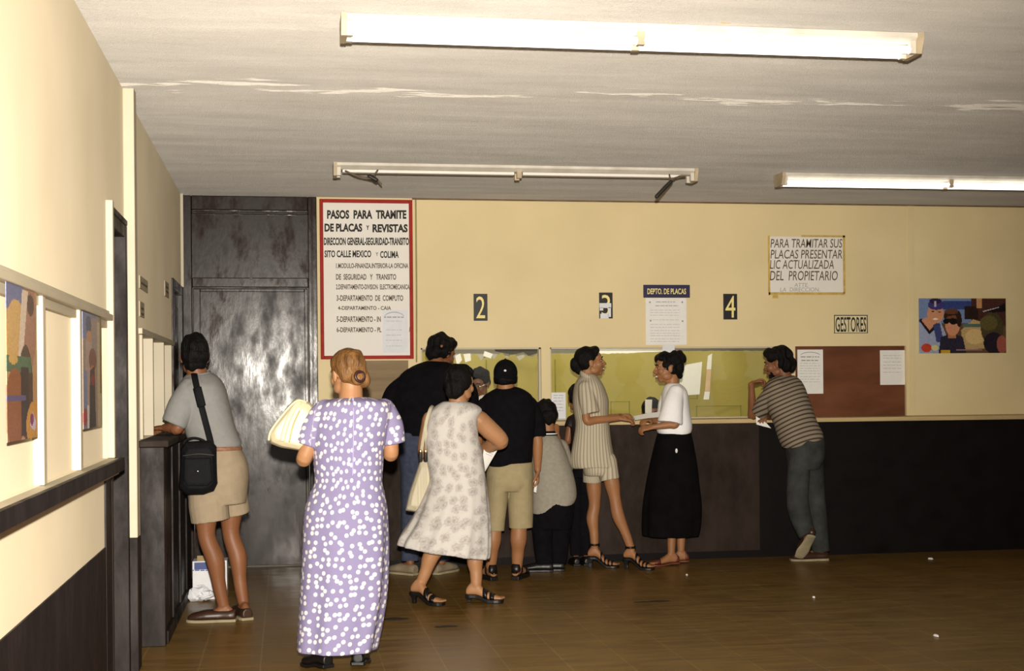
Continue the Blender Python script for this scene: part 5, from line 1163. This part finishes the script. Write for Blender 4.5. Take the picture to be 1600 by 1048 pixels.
p.neck(p.w(905, 650, .0), .044); p.finish_head(); p.body(); P12 = p

# ------------------------------------------------------------------ bags and papers they carry
def softbody(mb, name, m, parent, vox=.006, it=5, wr=None): return solid(name, mb, M[m], parent, vox, it, wr)
def poly_solid(P, pts, dy0, dy1, inset=3):
    """outline in depth: a front and a back outline, the faces drawn in a little"""
    mb = MB(); c = (sum(a for a, b in pts)/len(pts), sum(b for a, b in pts)/len(pts)); rs = []
    n_ = []
    for (a, b), (a2, b2) in zip(pts, pts[1:]+pts[:1]):
        for k in range(4): n_.append((a+(a2-a)*k/4, b+(b2-b)*k/4))
    for dy, e in ((dy0, .72), (dy0*.8+dy1*.2, .94), ((dy0+dy1)/2, 1), (dy0*.2+dy1*.8, .94), (dy1, .72)):
        rs.append([P.w(c[0]+(a-c[0])*e, c[1]+(b-c[1])*e, dy) for a, b in n_])
    mb.rings(rs); return mb
# black shoulder bag
g = P1.w(310, 770, -.24); bg = empty('shoulder_bag', tuple(g), 'black shoulder bag hanging on the back of the man in beige shorts', 'bag')
mb = poly_solid(P1, [(281, 700), (289, 689), (330, 688), (339, 697), (341, 755), (335, 768), (318, 774), (290, 773), (279, 762)], -.31, -.185)
softbody(mb, 'bag_body', 'bagb', bg, wr=wrinkles(.003, 30, 31))
mb = poly_solid(P1, [(287, 715), (330, 714), (333, 752), (325, 760), (292, 760), (286, 750)], -.325, -.30); softbody(mb, 'pocket', 'bagb', bg)
mb = MB(); mb.limb([P1.w(286, 712, -.322), P1.w(310, 709, -.327), P1.w(334, 711, -.322)], [.004]*3, n=8); build('zip', mb, M['dark'], bg, True)
mb = MB(); mb.limb([P1.w(306, 583, .12), P1.w(304, 583, .0), P1.w(304, 588, -.12), P1.w(311, 620, -.185), P1.w(320, 655, -.185), P1.w(329, 690, -.22), P1.w(331, 705, -.24)], [(.019, .004)]*7, ref=r0, n=12); build('strap', mb, M['bagb'], bg, True)
mb = MB(); mb.limb([P1.w(308, 606, -.178), P1.w(315, 634, -.192)], [(.026, .008)]*2, ref=r0, n=12, sub=2); build('strap_pad', mb, M['bagb'], bg, True)
mb = MB(); mb.limb([P1.w(287, 693, -.25), P1.w(291, 687, -.25), P1.w(304, 684, -.25), P1.w(318, 688, -.25), P1.w(321, 694, -.25)], [.007]*5, n=10); build('handle', mb, M['bagb'], bg, True)
mb = MB(); mb.ell(P1.w(309, 736, -.328), (.008, .003, .004), n=10, m=6); build('badge', mb, M['chrome'], bg, True)
# cream handbag under the lilac woman's arm
g = P2.w(455, 700, .05); bg = empty('handbag', tuple(g), 'cream leather handbag tucked under the left arm of the lilac dress woman', 'bag')
mb = poly_solid(P2, [(418, 679), (422, 668), (450, 634), (465, 622), (486, 629), (500, 650), (494, 700), (470, 706), (440, 699), (422, 692)], -.03, .12)
softbody(mb, 'bag_body', 'bagw', bg, wr=wrinkles(.004, 30, 32))
mb = MB(); mb.limb([P2.w(420, 687, -.025), P2.w(424, 672, -.035), P2.w(446, 643, -.035), P2.w(464, 626, -.02), P2.w(478, 628, .0)], [(.006, .004)]*5, n=10); build('piping', mb, M['bagw'], bg, True)
mb = MB(); mb.limb([P2.w(441, 688, -.045), P2.w(448, 662, -.045), P2.w(458, 640, -.035), P2.w(468, 628, -.01)], [(.012, .004)]*4, n=10); build('handle', mb, M['bagw'], bg, True)
mb = MB(); mb.limb([P2.w(452, 690, -.045), P2.w(458, 664, -.046), P2.w(468, 642, -.03)], [(.003, .003)]*3, n=8); build('seam', mb, M['tape'], bg, True)
# striped canvas bag of the floral woman
g = P4.w(660, 780, .06); bg = empty('canvas_bag', tuple(g), 'cream canvas shoulder bag with dark buckles beside the floral dress', 'bag')
mb = poly_solid(P4, [(657, 717), (671, 717), (690, 760), (694, 800), (660, 803), (634, 797), (640, 770)], -.02, .12)
softbody(mb, 'bag_body', 'bagc', bg, wr=wrinkles(.003, 40, 33, .2))
for a, b in ((659, 668), (667, 676)):
    mb = MB(); mb.limb([P4.w(a-1, 716, -.01), P4.w(a, 700, -.03), P4.w(665, 665, -.07), P4.w(672, 640, -.06), P4.w(676, 634, .02)], [(.011, .004)]*5, ref=r0, n=10); build('strap', mb, M['bagc'], bg, True)
for a in (657, 665):
    mb = MB(); mb.limb([P4.w(a, 720, -.04), P4.w(a, 706, -.05)], [(.013, .008)]*2, ref=r0, n=10, sub=2); b_ = build('buckle', mb, M['dark'], bg, True)
    mb = MB(); mb.limb([P4.w(a, 706, -.057), P4.w(a, 703.5, -.057)], [(.010, .006)]*2, ref=r0, n=10, sub=1); build('ring', mb, M['gold'], b_, True)
def leaf(name, label, P, pts, m='paper', print_rows=()):
    """one held sheet: four corners (px, py, dy)"""
    mb = MB(); q = [P.w(*c) for c in pts]; n_ = (q[1]-q[0]).cross(q[3]-q[0]).normalized()
    if n_.dot(A_) > 0: n_ = -n_
    G = 6; vs = []
    for e in (0, -.0015):
        for j in range(G+1):
            for i in range(G+1):
                u, v = i/G, j/G; x = q[0].lerp(q[1], u).lerp(q[3].lerp(q[2], u), v); vs.append(x+n_*(e+.004*math.sin(PI*u)))
    fs = []; K = (G+1)**2
    for j in range(G):
        for i in range(G): a = j*(G+1)+i; fs += [(a, a+1, a+G+2, a+G+1), (K+a+G+1, K+a+G+2, K+a+1, K+a)]
    edge = [i for i in range(G+1)]+[j*(G+1)+G for j in range(1, G+1)]+[G*(G+1)+i for i in range(G-1, -1, -1)]+[j*(G+1) for j in range(G-1, 0, -1)]
    for a, b in zip(edge, edge[1:]+edge[:1]): fs.append((b, a, K+a, K+b))
    mb.add(vs, fs); t = empty(name, tuple((q[2]+q[3])/2), label, 'paper'); build('sheet', mb, M[m], t)
    if print_rows:
        mb = MB()
        for v0, u0_, u1_ in print_rows:
            a, b = [q[0].lerp(q[1], u).lerp(q[3].lerp(q[2], u), v0)+n_*.006 for u in (u0_, u1_)]; h = (q[3]-q[0])*.022; mb.add([a, b, b+h, a+h], [(0, 1, 2, 3)])
        build('print', mb, M['greyink'], t)
leaf('form_sheet', 'white printed form held by the floral dress woman at her right side', P4, [(757, 694, .13), (779, 700, .15), (757, 738, .10), (752, 730, .09)], print_rows=[(v, .2, .8) for v in (.12, .2, .28, .36)])
leaf('paper_slip', 'white slip in the lowered hand of the man in the black cap', P6, [(836, 750, .02), (840, 752, .02), (838, 770, .02), (834, 768, .02)])
leaf('paper_sheaf', 'white papers passed between the two women at the counter', P9, [(990, 650, -.1), (1032, 643, -.05), (1033, 651, -.11), (992, 656, -.16)])
leaf('paper_sheet', 'folded white paper held by the leaning man below the counter edge', P11, [(1181, 650, .20), (1193, 656, .18), (1205, 669, .18), (1182, 663, .2)])
leaf('white_card', 'white card held up in front of the seated clerk', P10, [(1008, 624, -.16), (1019, 624, -.16), (1018, 648, -.16), (1008, 648, -.16)])
